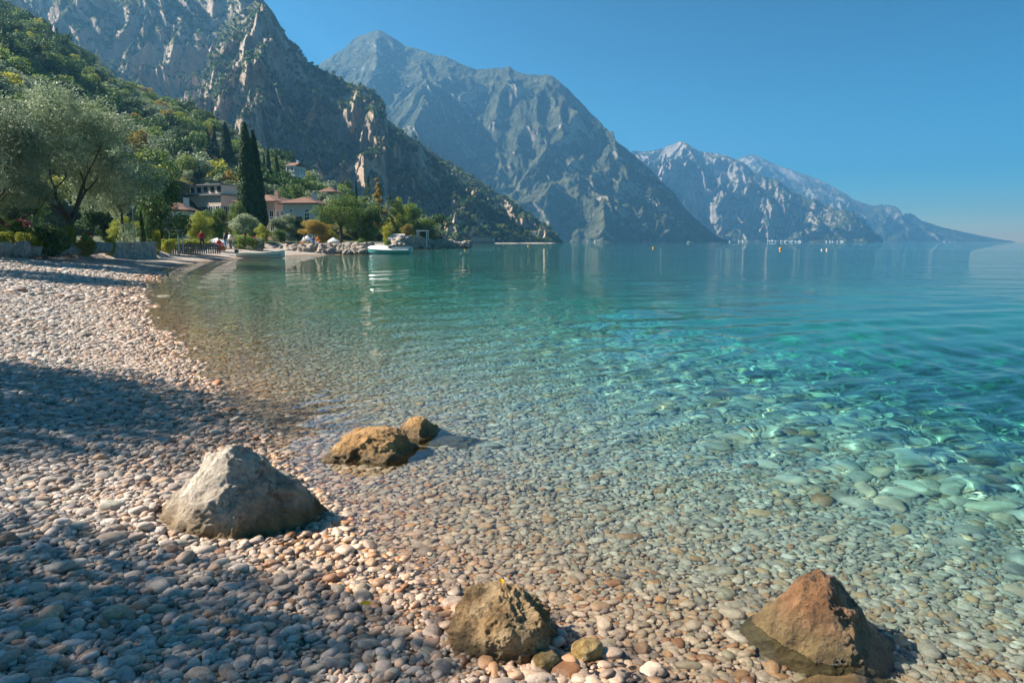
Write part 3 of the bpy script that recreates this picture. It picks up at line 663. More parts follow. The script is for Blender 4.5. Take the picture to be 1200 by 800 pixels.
def cypress_meshes(seed, H, W, n, leaf, mat):
    r = np.random.default_rng(seed); zz = r.random(n)**1.15; prof = (np.clip(zz*7, 0, 1)**.6)*(1-zz)**.62*1.18
    a = r.uniform(0, 6.28, n); rad = W*.5*prof*(1-np.abs(r.normal(0, .16, n)))*(1+.22*noise3(a*1.6, zz*9, 0, seed)+.14*noise3(a*4, zz*24, 1, seed))
    c = np.stack([rad*np.cos(a), rad*np.sin(a), H*(.03+.97*zz)], -1); d = np.stack([np.cos(a), np.sin(a), 0*a+.2], -1)
    v, f = leaves(c, d, leaf, .38, r, 1.); tone = np.clip(.45+.5*noise3(a*3, zz*18, 3, seed)+r.normal(0, .25, n), 0, 1)
    mb = MB().tube([(0,0,-1), (0,0,H*.4), (0,0,H*.85)], [H*.02, H*.014, .03], 7)
    return mb.mesh('trunk', bark, True), leaf_mesh('crown', v, f, mat, tone)
def cone_meshes(seed, H, W, n, leaf, mat):
    r = np.random.default_rng(seed); tr = MB().tube([(0,0,-1), (0,0,H*.5), (0,0,H*.95)], [H*.022, H*.015, .03], 7); lob = []
    for k in range(34):
        z = r.uniform(.12, .98); a = r.uniform(0, 6.28); q = W*.5*(1-z)**.8*r.uniform(.5, .95)+.05; s = W*(.07+.13*(1-z))
        lob.append(((q*math.cos(a), q*math.sin(a), z*H), (s, s, s*.55)))
    return tr.mesh('trunk', bark, True), lobes_crown('crown', lob, n, leaf, .45, mat, seed, 0, 1., shell=.3)
RT = {k: round_meshes(sd, 8, 7.4, 12000, .26, m, 20, -.02) for k, sd, m in (('dark', 71, F_dark), ('mid', 72, F_mid), ('lime', 73, F_lime), ('gold', 74, F_gold), ('grey', 75, F_olive))}
RP = round_meshes(76, 9, 10, 17000, .24, F_pine, 22, .3, .4, .05, .7)
CY = cypress_meshes(81, 20, 3.6, 15000, .42, F_cyp); CY2 = cypress_meshes(82, 10, 1.9, 2600, .5, F_cyp)
CN = cone_meshes(83, 12, 6, 7000, .3, F_cyp); CNG = cone_meshes(84, 12, 6, 9000, .36, F_gold)
def rtree(name, label, kind, px, D, top, wpx, rz=0., base=None, group=None, gh=None):
    # scaled so that the crown reaches the height and width seen; D: distance in metres
    tr, cr = kind if not isinstance(kind, str) else RT[kind]
    x = gy(px, D); z0 = ground_at(x, D) if base is None else base; H = at(px, top, D).z-z0
    bb = np.array([q.co for q in cr.vertices]); h0, w0 = bb[:, 2].max(), bb[:, 0].max()-bb[:, 0].min()
    w = wpx*hpx(D)/w0
    return tree(name, label, cr, tr, (x, D, z0), (w, w, H/h0), rz, group=group)
rtree('olive_tree', 'olive tree with the right-hand silvery crown beside the dark tree', 'grey', 150, 54, 168, 50, 4.2)
rtree('broadleaf_tree', 'dense dark green tree right of the large olive', 'dark', 193, 62, 186, 66, .3)
rtree('cypress_tree', 'tallest dark cypress spire beside the pink villa', CY, 297, 112, 142, 31, 0)
rtree('cypress_tree', 'slightly shorter cypress leaning against the tallest spire on its right', CY, 306, 118, 152, 27, 2)
rtree('pine_tree', 'round sunlit pine by the rock jetty, left half of the pair', RP, 402, 106, 226, 60, .4)
rtree('pine_tree', 'darker round pine right behind the sunlit pine', RT['dark'], 432, 112, 238, 46, 1.4)
rtree('shrub_tree', 'golden autumn tree in front of the round pine', 'gold', 374, 99, 257, 42, .2)
rtree('shrub_tree', 'grey green olive-like tree at the foot of the tall cypress', 'grey', 291, 99, 250, 46, .9)
rtree('shrub_tree', 'dense grey green tree between the cypress and the golden tree', 'grey', 336, 101, 250, 38, 2.1)
rtree('shrub_tree', 'dark green weeping tree left of the golden tree by the jetty', 'dark', 331, 96, 268, 20, 2.9)
rtree('shrub_tree', 'small round yellow green tree in front of the grey green trees', 'lime', 312, 93, 262, 22, 2.7)
rtree('broadleaf_tree', 'bright yellow green tree behind the beach fence', 'lime', 236, 84, 246, 32, .5)
rtree('broadleaf_tree', 'loose green tree right of the bright yellow green tree', 'mid', 258, 90, 243, 34, 1.9)
rtree('broadleaf_tree', 'green tree hiding the corner of the cream building', 'mid', 283, 108, 235, 20, 1.9)
rtree('broadleaf_tree', 'small lime tree against the cream building front', 'lime', 232, 100, 256, 12, 1.1)
rtree('conifer_tree', 'tall golden conifer behind the round pines', CNG, 446, 165, 208, 24, 0)
rtree('broadleaf_tree', 'tall yellow green tree right of the golden conifer', 'lime', 468, 165, 229, 28, .8)
rtree('broadleaf_tree', 'green tree behind the white awning', 'mid', 481, 172, 238, 30, .1)
rtree('broadleaf_tree', 'spreading green tree above the white pergola at the point', 'mid', 497, 168, 255, 38, 2.2)
rtree('broadleaf_tree', 'golden green tree left of the white pergola', 'gold', 478, 160, 262, 18, 3.2)
rtree('broadleaf_tree', 'low green tree between the awning and the pines', 'lime', 456, 158, 254, 18, 5.2)
rtree('conifer_tree', 'dark conifer left of the golden conifer', CN, 432, 172, 222, 16, 1)
rtree('conifer_tree', 'second dark conifer further left of the golden conifer', CY2, 421, 176, 210, 7, 1)
rtree('broadleaf_tree', 'dark green tree in front of the left end of the cream building', 'dark', 218, 96, 250, 24, .4)
rtree('broadleaf_tree', 'olive green tree in front of the cream building, under its windows', 'mid', 246, 104, 250, 30, 1.4)
rtree('shrub_tree', 'low green tree between the cypress foot and the small round tree', 'mid', 302, 103, 258, 24, .7)
rtree('shrub_tree', 'low dark tree in front of the blue villa door', 'mid', 352, 112, 256, 26, 2.7)
rtree('shrub_tree', 'small green tree left of the sunlit pine trunk', 'lime', 390, 101, 268, 20, 1.7)
rtree('broadleaf_tree', 'green tree filling the gap right of the blue villa', 'mid', 381, 132, 236, 26, 3.7)
rtree('yellow_bush', 'rounded bright yellow bush behind the stone wall', 'lime', 148, 57, 252, 38, .6)
rtree('columnar_shrub', 'small clipped green column beside the yellow bush', CY2, 172, 56, 247, 8, .6)
rtree('broadleaf_tree', 'dark tree standing far left behind the large olive', 'dark', 22, 66, 214, 60, 1.3)
rtree('broadleaf_tree', 'dark tree in the gap right of the large olive trunk', 'dark', 128, 70, 236, 50, 2.3)
for px, D, top, w, rz, l in ((254,235,150,8,0,'leftmost of the dark cypresses on the hillside'),(262,238,147,8,1,'second cypress from the left on the hillside'),(275,230,143,17,2,'broadest of the hillside cypresses'),
        (309,215,164,9,3,'slim hillside cypress just right of the tallest spire'),(322,190,173,11,4,'long slim cypress reaching down towards the villas'),(331,205,180,10,5,'cypress right of the long slim one'),
        (348,180,208,7,6,'small cypress above the roof of the blue villa'),(317,240,178,6,7,'thin cypress between two larger ones on the hillside')):
    rtree('cypress_tree', l, CY2 if w < 9 else CY, px, D, top, w, rz, group='cypresses on the hillside')

# clipped and flowering shrubs along the terrace
def shrub_mesh(seed, W, H, n, leaf, mat, flowers=None):
    r = np.random.default_rng(seed); lob = [((0, 0, H*.42), (W*.46, W*.42, H*.5))]
    for k in range(9): a = r.uniform(0, 6.28); lob.append(((W*.33*math.cos(a), W*.3*math.sin(a), H*r.uniform(.3, .75)), (W*.17, W*.17, H*.24)))
    return lobes_crown('foliage', lob, n, leaf, .6, mat, seed, -.2, 2.5, shell=.14)
F_rose = foliage('rose_petals', (.55,.10,.14), (.68,.16,.2), (.75,.25,.3), .3); F_red = foliage('red_petals', (.55,.02,.02), (.7,.03,.03), (.8,.06,.04), .3)
SH = {'lime': shrub_mesh(1, 1, 1, 5200, .065, F_lime), 'dark': shrub_mesh(2, 1, 1, 6500, .06, F_dark), 'mid': shrub_mesh(3, 1, 1, 5200, .065, F_mid), 'grey': shrub_mesh(4, 1, 1, 5200, .065, F_olive), 'gold': shrub_mesh(5, 1, 1, 4000, .065, F_gold)}
def shrub(label, kind, px, D, top, bot, w, flowers=None, rz=0., name='shrub'):
    x = gy(px, D); zb = at(px, bot, D).z; zb = min(zb, hz(x, D)+.3); zt = at(px, top, D).z; s = w*hpx(D)
    e = link(name, None, None, (x, D, zb), (0, 0, rz), (1, 1, 1)); tag(e, label, 'shrub'); link('foliage', SH[kind], e, scale=(s, s, zt-zb))
    if flowers:
        r = np.random.default_rng(int(px)); n_ = flowers[1]; a = r.uniform(0, 6.28, n_); q = np.sqrt(r.random(n_))*s*.5; zc = (zt-zb)*(.98-.35*(q/(s*.5))**2)
        c = np.repeat(np.stack([q*np.cos(a), q*np.sin(a), zc], -1), 6, 0)+r.normal(0, .035, (n_*6, 3))
        v, f = leaves(c, np.tile([0, 0, 1.], (n_*6, 1)), .11, .9, r); link('blossoms', leaf_mesh('blossoms', v, f, flowers[0], r.random(n_*6)), e)
    return e
shrub('yellow green clipped dome at the left edge on the rock border', 'lime', 8, 37, 270, 290, 28)
shrub('small clipped dome shrub beside the big dark bush', 'lime', 41, 37.5, 271, 288, 30, rz=1)
shrub('big dark green bush hanging over the rock border', 'dark', 63, 38.5, 258, 296, 46, rz=2)
shrub('pink rose bush behind the clipped domes', 'mid', 31, 41, 257, 280, 30, (F_rose, 26))
shrub('green bush at the left edge behind the pink roses', 'mid', 4, 44, 248, 284, 34)
shrub('low red flowering plant right of the olive trunk', 'mid', 107, 43, 271, 288, 14, (F_red, 9))
shrub('yellow flowering plant at the olive trunk foot', 'lime', 89, 44, 262, 288, 12)
shrub('brownish low cushion plants on the border rocks', 'gold', 103, 42, 280, 291, 26)
shrub('low green cushion left of the stone wall', 'lime', 134, 46, 276, 290, 12)
shrub('lime green plant at the right end of the stone wall', 'lime', 188, 56, 268, 286, 10)
shrub('rounded yellow shrub in front of the white bench arch', 'lime', 201, 60, 279, 292, 16)
shrub('wide flowering green shrub bank behind the beached boat', 'mid', 291, 84, 275, 294, 32, (F_rose, 12))
shrub('pale green end of the shrub bank behind the beached boat', 'grey', 306, 84.5, 277, 294, 14, rz=1)
shrub('little round shrub on the jetty by the round pine', 'mid', 425, 96, 279, 289, 14)
shrub('small bush below the white awning', 'mid', 456, 150, 281, 287, 9)
shrub('low bush on the point beside the pergola', 'mid', 521, 172, 281, 287, 8)
shrub('green tuft of weeds growing in the open pebble beach', 'grey', 30, 21.5, 336, 343, 11, name='weed_tuft')
shrub('long lime hedge top behind the beach fence', 'lime', 228, 66, 279, 288, 50)
shrub('dark hedge behind the white garden arch', 'dark', 200, 68, 270, 288, 30)

# ------------------------------------------------------------------ woods on the hillside and scrub on the cliffs
def far_tree(seed, H, W, n, leaf, mat, kind='round'):
    if kind == 'cyp': tr, cr = cypress_meshes(seed, H, W, n, leaf, mat); return cr
    r = np.random.default_rng(seed); lob = [((0, 0, H*.58), (W*.36, W*.36, H*.34))]
    for k in range(9): a = r.uniform(0, 6.28); q = r.uniform(.3, 1)*W*.34; lob.append(((q*math.cos(a), q*math.sin(a), H*r.uniform(.35, .85)), (W*.19,)*2+(H*.17,)))
    mb = MB().tube([(0, 0, -1), (0, 0, H*.5)], [.16, .1], 5, False)
    return lobes_crown('wood_tree', lob, n, leaf, .7, mat, seed, -.1, 3./W*2, shell=.16, extra=(mb.v, mb.f, bark))
VAR = [('dark green round tree', far_tree(201, 8, 8, 1100, .55, F_dark)), ('mid green round tree', far_tree(202, 7, 7, 1000, .52, F_mid)), ('yellow green round tree', far_tree(203, 6.5, 6.5, 900, .5, F_lime)),
       ('silvery olive tree', far_tree(204, 5, 6, 900, .45, F_olive)), ('silvery spreading olive tree', far_tree(205, 4.6, 6.6, 900, .45, F_olive)), ('golden tree', far_tree(206, 6, 5.5, 800, .5, F_gold)), ('slim cypress tree', far_tree(207, 11, 2.2, 900, .5, F_cyp, 'cyp'))]
wood_col = bpy.data.collections.new('wood_shapes')
for i_, (nm, me) in enumerate(VAR): wood_col.objects.link(bpy.data.objects.new('wood_shape_%02d' % i_, me))
r = np.random.default_rng(17); G = hgrid
def sample_grid(G, n, r):
    nv, nu = G.shape[:2]; i = r.integers(0, nv-1, n); j = r.integers(0, nu-1, n); a, b = r.random((2, n))[..., None] if False else (r.random((n, 1)), r.random((n, 1)))
    P = (G[i, j]*(1-a)+G[i, j+1]*a)*(1-b)+(G[i+1, j]*(1-a)+G[i+1, j+1]*a)*b
    nrm = np.cross(G[i, j+1]-G[i, j], G[i+1, j]-G[i, j]); ar = np.linalg.norm(nrm, axis=1); return P, np.abs(nrm[:, 2])/(ar+1e-9), ar
P, nz, ar = sample_grid(G, 30000, r); k = r.random(len(P)) < ar/np.quantile(ar, .97); P = P[k]
ipx = 600+FPX*P[:, 0]/P[:, 1]; k = (ipx > -240) & (ipx < 530) & (P[:, 2] > 3); P, ipx = P[k], ipx[k]
P = P[r.permutation(len(P))][:2500]; ipx = 600+FPX*P[:, 0]/P[:, 1]; ipy = 283.5-FPX*(P[:, 2]-1.6)/P[:, 1]
gzone = fbm(P[:, 0]/45, P[:, 1]/45, P[:, 2]/30, 3, 91)
pr = np.stack([np.clip(.3+gzone*1.0, .05, .9)+np.clip((110-ipy)/80, 0, .6), .6+0*gzone, np.clip(.22-gzone*.5, .05, .5), np.clip(.8-gzone*1.4+np.clip((ipy-80)/60,-.7,.5), .05, 1.8), np.clip(.8-gzone*1.4+np.clip((ipy-80)/60,-.7,.5), .05, 1.8), .07+0*gzone, .05+0*gzone], 1)
pr /= pr.sum(1, keepdims=True); var = (r.random((len(P), 1)) > np.cumsum(pr, 1)).sum(1); var = np.clip(var, 0, 6)
size = r.uniform(.5, 1.25, len(P)); rotz = np.stack([0*size, 0*size, r.uniform(0, 6.28, len(P))], -1); P[:, 2] -= .4
keepv = ~((ipx > 244) & (ipx < 330) & (ipy < 222) & (P[:, 1] < 238)) & ~((ipx > 212) & (ipx < 400) & (P[:, 1] < 150) & (ipy > 200)); P, ipx, ipy, var, size, rotz = P[keepv], ipx[keepv], ipy[keepv], var[keepv], size[keepv], rotz[keepv]
seen = (ipx > 0) & (ipx < 520) & (ipy < 262); sc_ = np.where(seen, size/P[:, 1], 0); big = np.argsort(-sc_)[:170]
for i in big:
    o = link('hillside_tree', VAR[var[i]][1], None, P[i], rotz[i], (size[i],)*3)
    a_, b_ = ipx[i], ipy[i]
    wh = ('high on the slope above the large olive' if b_ < 120 else 'just behind the large olive crown') if a_ < 110 else ('on the upper slope below the shaded cliff' if b_ < 150 else 'on the slope above the dark tree') if a_ < 215 else \
         ('left of the hillside cypresses' if b_ < 190 else 'on the slope above the cream building') if a_ < 285 else ('among the hillside cypresses' if b_ < 205 else 'on the slope right behind the villas') if a_ < 390 else 'on the low slope behind the round pines'
    tag(o, VAR[var[i]][0]+' '+wh, 'tree', VAR[var[i]][0]+'s '+wh)
rest = np.ones(len(P), bool); rest[big] = False
o = scatter('hillside_wood', P[rest], size[rest], rotz[rest], var[rest], wood_col)
tag(o, 'mixed woods and olive groves covering the terraced hillside', 'wood', kind='stuff')
SC = [far_tree(301+k, 5, 5.5, 90, 1.5, m) for k, m in enumerate((F_scrub, F_scrub, F_dark, F_mid))]
scrub_col = bpy.data.collections.new('scrub_shapes')
for i_, me in enumerate(SC): scrub_col.objects.link(bpy.data.objects.new('scrub_shape_%02d' % i_, me))
PP = []
for gco, nn in zip(mtn, (40000, 40000, 14000)):
    q, nz, ar = sample_grid(gco[:-26], nn, r); dens = fbm(q[:, 0]/70, q[:, 1]/70, q[:, 2]/50, 4, 95)
    PP.append(q[(nz+.6*dens > .40) & (r.random(nn) < ar/np.quantile(ar, .95)) & (q[:, 2] > 1)])
Q = np.concatenate(PP); ipx = 600+FPX*Q[:, 0]/Q[:, 1]; Q = Q[(ipx > -60) & (ipx < 700)]
sz = r.uniform(.45, 1.25, len(Q)); o = scatter('cliff_scrub', Q, sz, np.stack([0*sz, 0*sz, r.uniform(0, 6.28, len(Q))], -1), r.integers(0, 4, len(Q)), scrub_col)
tag(o, 'dark scrub and small trees clinging to the near cliffs', 'scrub', kind='stuff')

# ------------------------------------------------------------------ buildings
W_cream, W_pink, W_blue, W_white, W_stone = simple('cream_plaster', (.72,.60,.49), .85, .15, .8), simple('pink_plaster', (.66,.42,.32), .85, .18, .8), simple('pale_blue_plaster', (.56,.60,.62), .85, .12, .8), simple('white_plaster', (.72,.70,.66), .85, .12, .8), simple('grey_stonework', (.34,.31,.28), .9, .3, 2.5, bmp=.5)
W_dark = simple('dark_stonework', (.15,.15,.15), .9, .3, 1)
Rf_brown, Rf_red, Rf_grey = simple('brown_roof_tiles', (.19,.10,.07), .85, .35, 4, bmp=.5), simple('red_roof_tiles', (.33,.14,.08), .85, .3, 4, bmp=.5), simple('slate_roof', (.17,.19,.22), .7, .25, 3)
Wood, White, Shut = simple('dark_window_frame', (.10,.075,.055), .6, .2), simple('white_paint', (.78,.78,.76), .45, .06), simple('blue_grey_shutter', (.16,.24,.29), .6, .15)
Glass, tg, pg = nmat('window_glass'); pg.inputs['Base Color'].default_value = (.02,.028,.035,1); pg.inputs['Roughness'].default_value = .12
def house(name, label, cx, cy, z, w, d, h, rot, wall, roofm, rise=2., over=.5, rows=((1.2, 1.5, .9, 4),), roof='hip', cat='house', shutters=False, door=None, trim=True):
    # cx, cy: middle of the front face on the ground; rows: sill height, window height, window width, windows per front
    e = link(name, None, None, (cx, cy, z), (0, 0, rot)); tag(e, label, cat)
    b = MB().box(-w/2, w/2, 0, d, -3, h)
    wl = b.obj('wall', wall, e)
    if trim: MB().box(-w/2-.06, w/2+.06, -.06, d+.06, h*.5-.08, h*.5+.08).obj('string_course', White, wl)
    m = MB(); o = over
    if roof == 'hip':
        r_ = min(w, d)/2*.98; v = [(-w/2-o, -o, h), (w/2+o, -o, h), (w/2+o, d+o, h), (-w/2-o, d+o, h)]; v2 = [(x, y, q+.18) for x, y, q in v]
        if w >= d: rd = [(-w/2+r_, d/2, h+rise), (w/2-r_, d/2, h+rise)]; fs = [[4,5,9,8],[5,6,9],[6,7,8,9],[7,4,8]]
        else: rd = [(0, r_, h+rise), (0, d-r_, h+rise)]; fs = [[4,5,8],[5,6,9,8],[6,7,9],[7,4,8,9]]
        m.add(v+v2+rd, [[3,2,1,0],[0,1,5,4],[1,2,6,5],[2,3,7,6],[3,0,4,7]]+fs)
    elif roof == 'gable':
        v = [(-w/2-o, -o, h), (w/2+o, -o, h), (w/2+o, d+o, h), (-w/2-o, d+o, h), (-w/2-o, d/2, h+rise), (w/2+o, d/2, h+rise)]
        m.add(v, [[3,2,1,0],[0,1,5,4],[2,3,4,5],[1,2,5],[3,0,4]])
    else: m.box(-w/2-o, w/2+o, -o, d+o, h, h+.35)
    rf = m.obj('roof', roofm, e)
    if roof != 'flat': MB().box(w*.18, w*.18+.7, d*.45, d*.45+.7, h+rise*.35, h+rise*1.1+.6).obj('chimney', wall, rf)
    def window(x, z0, ww, hh, side):
        f = MB(); gq = MB(); s = MB()
        def bx(mb, a0, a1, b0, b1, c0, c1):        # a: along the wall, b: out of the wall (negative = proud)
            if side == 'f': mb.box(a0, a1, b0, b1, c0, c1)
            elif side == 'l': mb.box(-w/2+b0, -w/2+b1, a0, a1, c0, c1)
            else: mb.box(w/2-b1, w/2-b0, a0, a1, c0, c1)
        t_ = .11
        bx(f, x-ww/2-t_, x+ww/2+t_, -.09, .02, z0+hh, z0+hh+t_); bx(f, x-ww/2-t_-.08, x+ww/2+t_+.08, -.15, .02, z0-t_, z0)
        bx(f, x-ww/2-t_, x-ww/2, -.09, .02, z0, z0+hh); bx(f, x+ww/2, x+ww/2+t_, -.09, .02, z0, z0+hh); bx(f, x-.03, x+.03, -.05, .02, z0, z0+hh)
        bx(gq, x-ww/2, x+ww/2, -.03, .02, z0, z0+hh)
        fo = f.obj('window', White, e); gq.obj('pane', Glass, fo)
        if shutters:
            for q in (-1, 1): s = MB(); bx(s, x+q*(ww/2+t_+ww*.25)-ww*.24, x+q*(ww/2+t_+ww*.25)+ww*.24, -.08, .02, z0, z0+hh); s.obj('shutter', Shut, fo)
    for (z0, hh, ww, k) in rows:
        for i in range(k): window(-w/2+w*(i+.5)/k, z0, ww, hh, 'f')
        ks = max(1, int(round(k*d/w)))
        for i in range(ks):
            for sd in 'lr': window(d*(i+.5)/ks, z0, ww, hh, sd)
    if door is not None:
        q = MB().box(door-.55, door+.55, -.07, .02, 0, 2.2).obj('door', Wood, e); MB().box(door+.36, door+.44, -.12, -.07, 1., 1.12).obj('door_handle', White, q)
    return e
def hb(px, D, bot): return gy(px, D), D, at(px, bot, D).z
def house_px(name, label, x0, x1, top, bot, D, d, rot, *a, **k):
    x, y, z = hb((x0+x1)/2, D, bot); return house(name, label, x, y, z, (x1-x0)*hpx(D)/max(.4, math.cos(rot)), d, (bot-top)*hpx(D), rot, *a, **k)
house_px('villa', 'pale blue grey villa with brown hipped roof behind the golden tree', 336, 373, 240, 268, 128, 9, -.08, W_blue, Rf_brown, 1.5, .8, rows=((1.0, 1.7, .8, 2), (3.05, .45, .5, 2)), door=0)
house_px('villa', 'pink villa half hidden behind the tallest cypress', 279, 329, 238, 272, 134, 10, -.25, W_pink, Rf_brown, 1.7, .6, rows=((2.4, 1.6, .75, 6), (.2, 1.3, .75, 6)), door=1.6)
e = house_px('palazzo', 'large cream building with blue grey attic left of the tall cypress', 220, 270, 231, 274, 140, 12, -.42, W_cream, Rf_grey, .5, .5, rows=((3.6, 1.8, .9, 5), (.4, 1.7, .9, 5)), roof='flat', cat='building', shutters=True)
wd = 50*hpx(140)/math.cos(.42); ht = 43*hpx(140)
at_ = MB().box(-wd*.46, wd*.44, .8, 10, ht+.35, ht+2.1).obj('attic', W_cream, e); MB().box(-wd*.48, wd*.46, .4, 10.4, ht+2.1, ht+2.35).obj('attic_roof', Rf_grey, at_)
for i in range(5): x_ = -wd*.38+wd*.19*i; MB().box(x_-.5, x_+.5, .72, .82, ht+.7, ht+1.8).obj('attic_window', Glass, at_)
house_px('house', 'white flat-roofed house on the slope left of the hillside cypresses', 226, 250, 166, 182, 232, 8, .2, W_white, Rf_grey, .4, .4, rows=((1.6, 1.5, 1.3, 3),), roof='flat')
house_px('house', 'hillside house with red brown tiled roof right of the cypresses', 341, 352, 195, 206, 225, 6, -.3, W_blue, Rf_brown, 1.3, .3, rows=((1.2, 1.2, .8, 2),), roof='gable')
house_px('house', 'small hillside house with red roof above the pink villa', 286, 306, 225, 240, 165, 7, .3, W_cream, Rf_brown, 1.5, .4, rows=((1.2, 1.2, .8, 3),), roof='gable')
house_px('house', 'stone house on the slope behind the blue villa', 378, 396, 226, 240, 178, 7, -.1, W_stone, Rf_brown, 1.4, .4, rows=((1.2, 1.2, .8, 2),))
for x0, x1, tp, bt, D, w_, rf_, l in ((102,122,110,120,345,W_stone,Rf_brown,'brown-roofed house high on the left hillside'),(60,78,86,95,370,W_white,Rf_brown,'uppermost house on the left hillside'),(160,176,118,128,330,W_stone,Rf_grey,'grey hillside house among the upper trees'),
        (190,206,128,138,315,W_cream,Rf_brown,'cream hillside house below the ridge of the slope'),(132,148,139,148,300,W_pink,Rf_red,'small pink hillside house with red roof'),(204,216,150,158,285,W_white,Rf_red,'white hillside house with red roof above the olive grove'),
        (242,254,148,156,275,W_stone,Rf_brown,'stone hillside house just below the cliff'),(300,314,200,209,232,W_cream,Rf_brown,'cream house tucked between the hillside cypresses')):
    house_px('house', l, x0, x1, tp, bt, D, 7, .25, w_, rf_, 1.5, .5, rows=((.9, 1.3, .9, 3),), roof='gable' if D > 300 else 'hip')
house_px('house', 'pale house glimpsed right of the dark tree', 196, 224, 248, 276, 104, 7, .2, W_white, Rf_brown, 1.4, .4, rows=((1.2, 1.4, .8, 3),))
house_px('garden_house', 'small stone garden house behind the white awning', 458, 472, 258, 280, 182, 5, .1, W_stone, Rf_brown, 1., .3, rows=((1.4, 1.2, .7, 1),))
house_px('boathouse', 'long low boathouse at the foot of the dark cliff', 552, 578, 277, 284, 600, 12, -.1, W_dark, Rf_grey, 1., 1, rows=((1.2, 2.2, 1.8, 5),), roof='flat', cat='boathouse')
house_px('house', 'small pale house at the water below the sunlit headland', 620, 628, 272, 280, 930, 8, 0, W_white, Rf_brown, 1.5, .5, rows=((2, 1.8, 1.4, 3),), roof='gable')

# far villages: too small to count
m = MB(); rr_ = random.Random(3)
for (a, b_, D, k) in ((905, 945, 3850, 26), (860, 900, 3850, 8), (960, 1000, 3900, 8), (1090, 1120, 6500, 6), (690, 720, 2180, 5)):
    for i in range(k):
        px = rr_.gauss((a+b_)/2, (b_-a)/4); w_ = rr_.uniform(8, 16); x_ = gy(px, D); q_ = rr_.random(); z_ = 1+q_*7; y_ = D+20+q_*90
        m.box(x_-w_/2, x_+w_/2, y_, y_+10, z_-3, z_+rr_.uniform(3, 5))
tag(m.obj('far_village', W_white), 'scattered white houses along the far shore under the right mountain', 'village', kind='stuff')

# ------------------------------------------------------------------ terrace wall, rock borders, jetties
def wall_stones(parent, L, H, T, seed, n_course, mat):
    r = random.Random(seed); z = 0
    while z < H-.02:
        hh = min(H-z, r.uniform(.11, .2)); x = 0
        while x < L-.05:
            ww = min(L-x, r.uniform(.2, .55)); jit = r.uniform(0, .05)
            v = [(x+.012, -jit, z+.01), (x+ww-.012, -jit+r.uniform(-.015,.015), z+.01), (x+ww-.012, T, z+.01), (x+.012, T, z+.01), (x+.02, -jit+r.uniform(-.02,.02), z+hh-.012), (x+ww-.02, -jit, z+hh-.012), (x+ww-.012, T, z+hh-.01), (x+.012, T, z+hh-.01)]
            MB().add(v, [[0,3,2,1],[4,5,6,7],[0,1,5,4],[1,2,6,5],[2,3,7,6],[3,0,4,7]]).obj('stone', mat, parent); x += ww
        z += hh
W_dry = [simple('dry_stone_%d' % k, c, .9, .3, 5, bmp=.4) for k, c in enumerate(((.40,.37,.33), (.33,.30,.27), (.46,.42,.36)))]
A, B = Vector((gy(136, 47.3), 47.3)), Vector((gy(187, 54.5), 54.5)); dv = B-A
e = link('stone_wall', None, None, (A.x, A.y, hz(A.x, A.y)-.25), (0, 0, math.atan2(dv.y, dv.x))); tag(e, 'low dry-stone terrace wall with flat coping at the top of the beach', 'wall')
MB().box(0, dv.length, .06, .5, 0, 1.22).obj('core', W_dry[1], e)
r_ = random.Random(5); z = 0
while z < 1.2:
    hh = r_.uniform(.11, .19); x = 0
    while x < dv.length-.05:
        ww = min(dv.length-x, r_.uniform(.25, .62)); j = r_.uniform(0, .06); q = [r_.uniform(-.012, .012) for _ in range(8)]
        MB().add([(x+.015, -j, z+.012+q[0]), (x+ww-.012, -j+q[1], z+.012), (x+ww-.012, .08, z+.01), (x+.012, .08, z+.01), (x+.02, -j+q[2], z+hh-.012), (x+ww-.02, -j, z+hh-.012+q[3]), (x+ww-.012, .08, z+hh-.01), (x+.012, .08, z+hh-.01)],
                 [[0,3,2,1],[4,5,6,7],[0,1,5,4],[1,2,6,5],[2,3,7,6],[3,0,4,7]]).obj('stone', r_.choice(W_dry), e); x += ww
    z += hh
x = 0
while x < dv.length-.05:
    ww = min(dv.length-x, r_.uniform(.7, 1.1)); MB().box(x+.01, x+ww-.01, -.10, .55, z, z+.09).obj('coping_stone', W_dry[2], e); x += ww
def rock_shape(seed):
    r = np.random.default_rng(seed); pl = [(*r.normal(0, 1, 3), r.uniform(.62, .95)) for _ in range(11)]+[(0,0,-1,.7), (0,0,1,.8), (1,0,0,.9), (-1,0,0,.9), (0,1,0,.9), (0,-1,0,.9)]
    v, f = rock_verts(3, pl, seed, .6, 12, .05); return v, f
M_bord = rock_mat('garden_rock', (.42,.38,.34), (.30,.27,.245), (.30,.27,.24), .001, .9); M_jet = rock_mat('jetty_rock', (.40,.34,.28), (.27,.235,.20), (.30,.20,.06), .16, .9)
RS_b = [new_mesh('rock', *rock_shape(400+k), [M_bord]) for k in range(6)]; RS_j = [new_mesh('rock', *rock_shape(420+k), [M_jet]) for k in range(7)]
e = link('rock_border', None, None, (gy(60, 40), 40, hz(gy(60, 40), 40))); tag(e, 'row of big grey boulders holding up the garden along the beach', 'rock border')
r_ = random.Random(8)
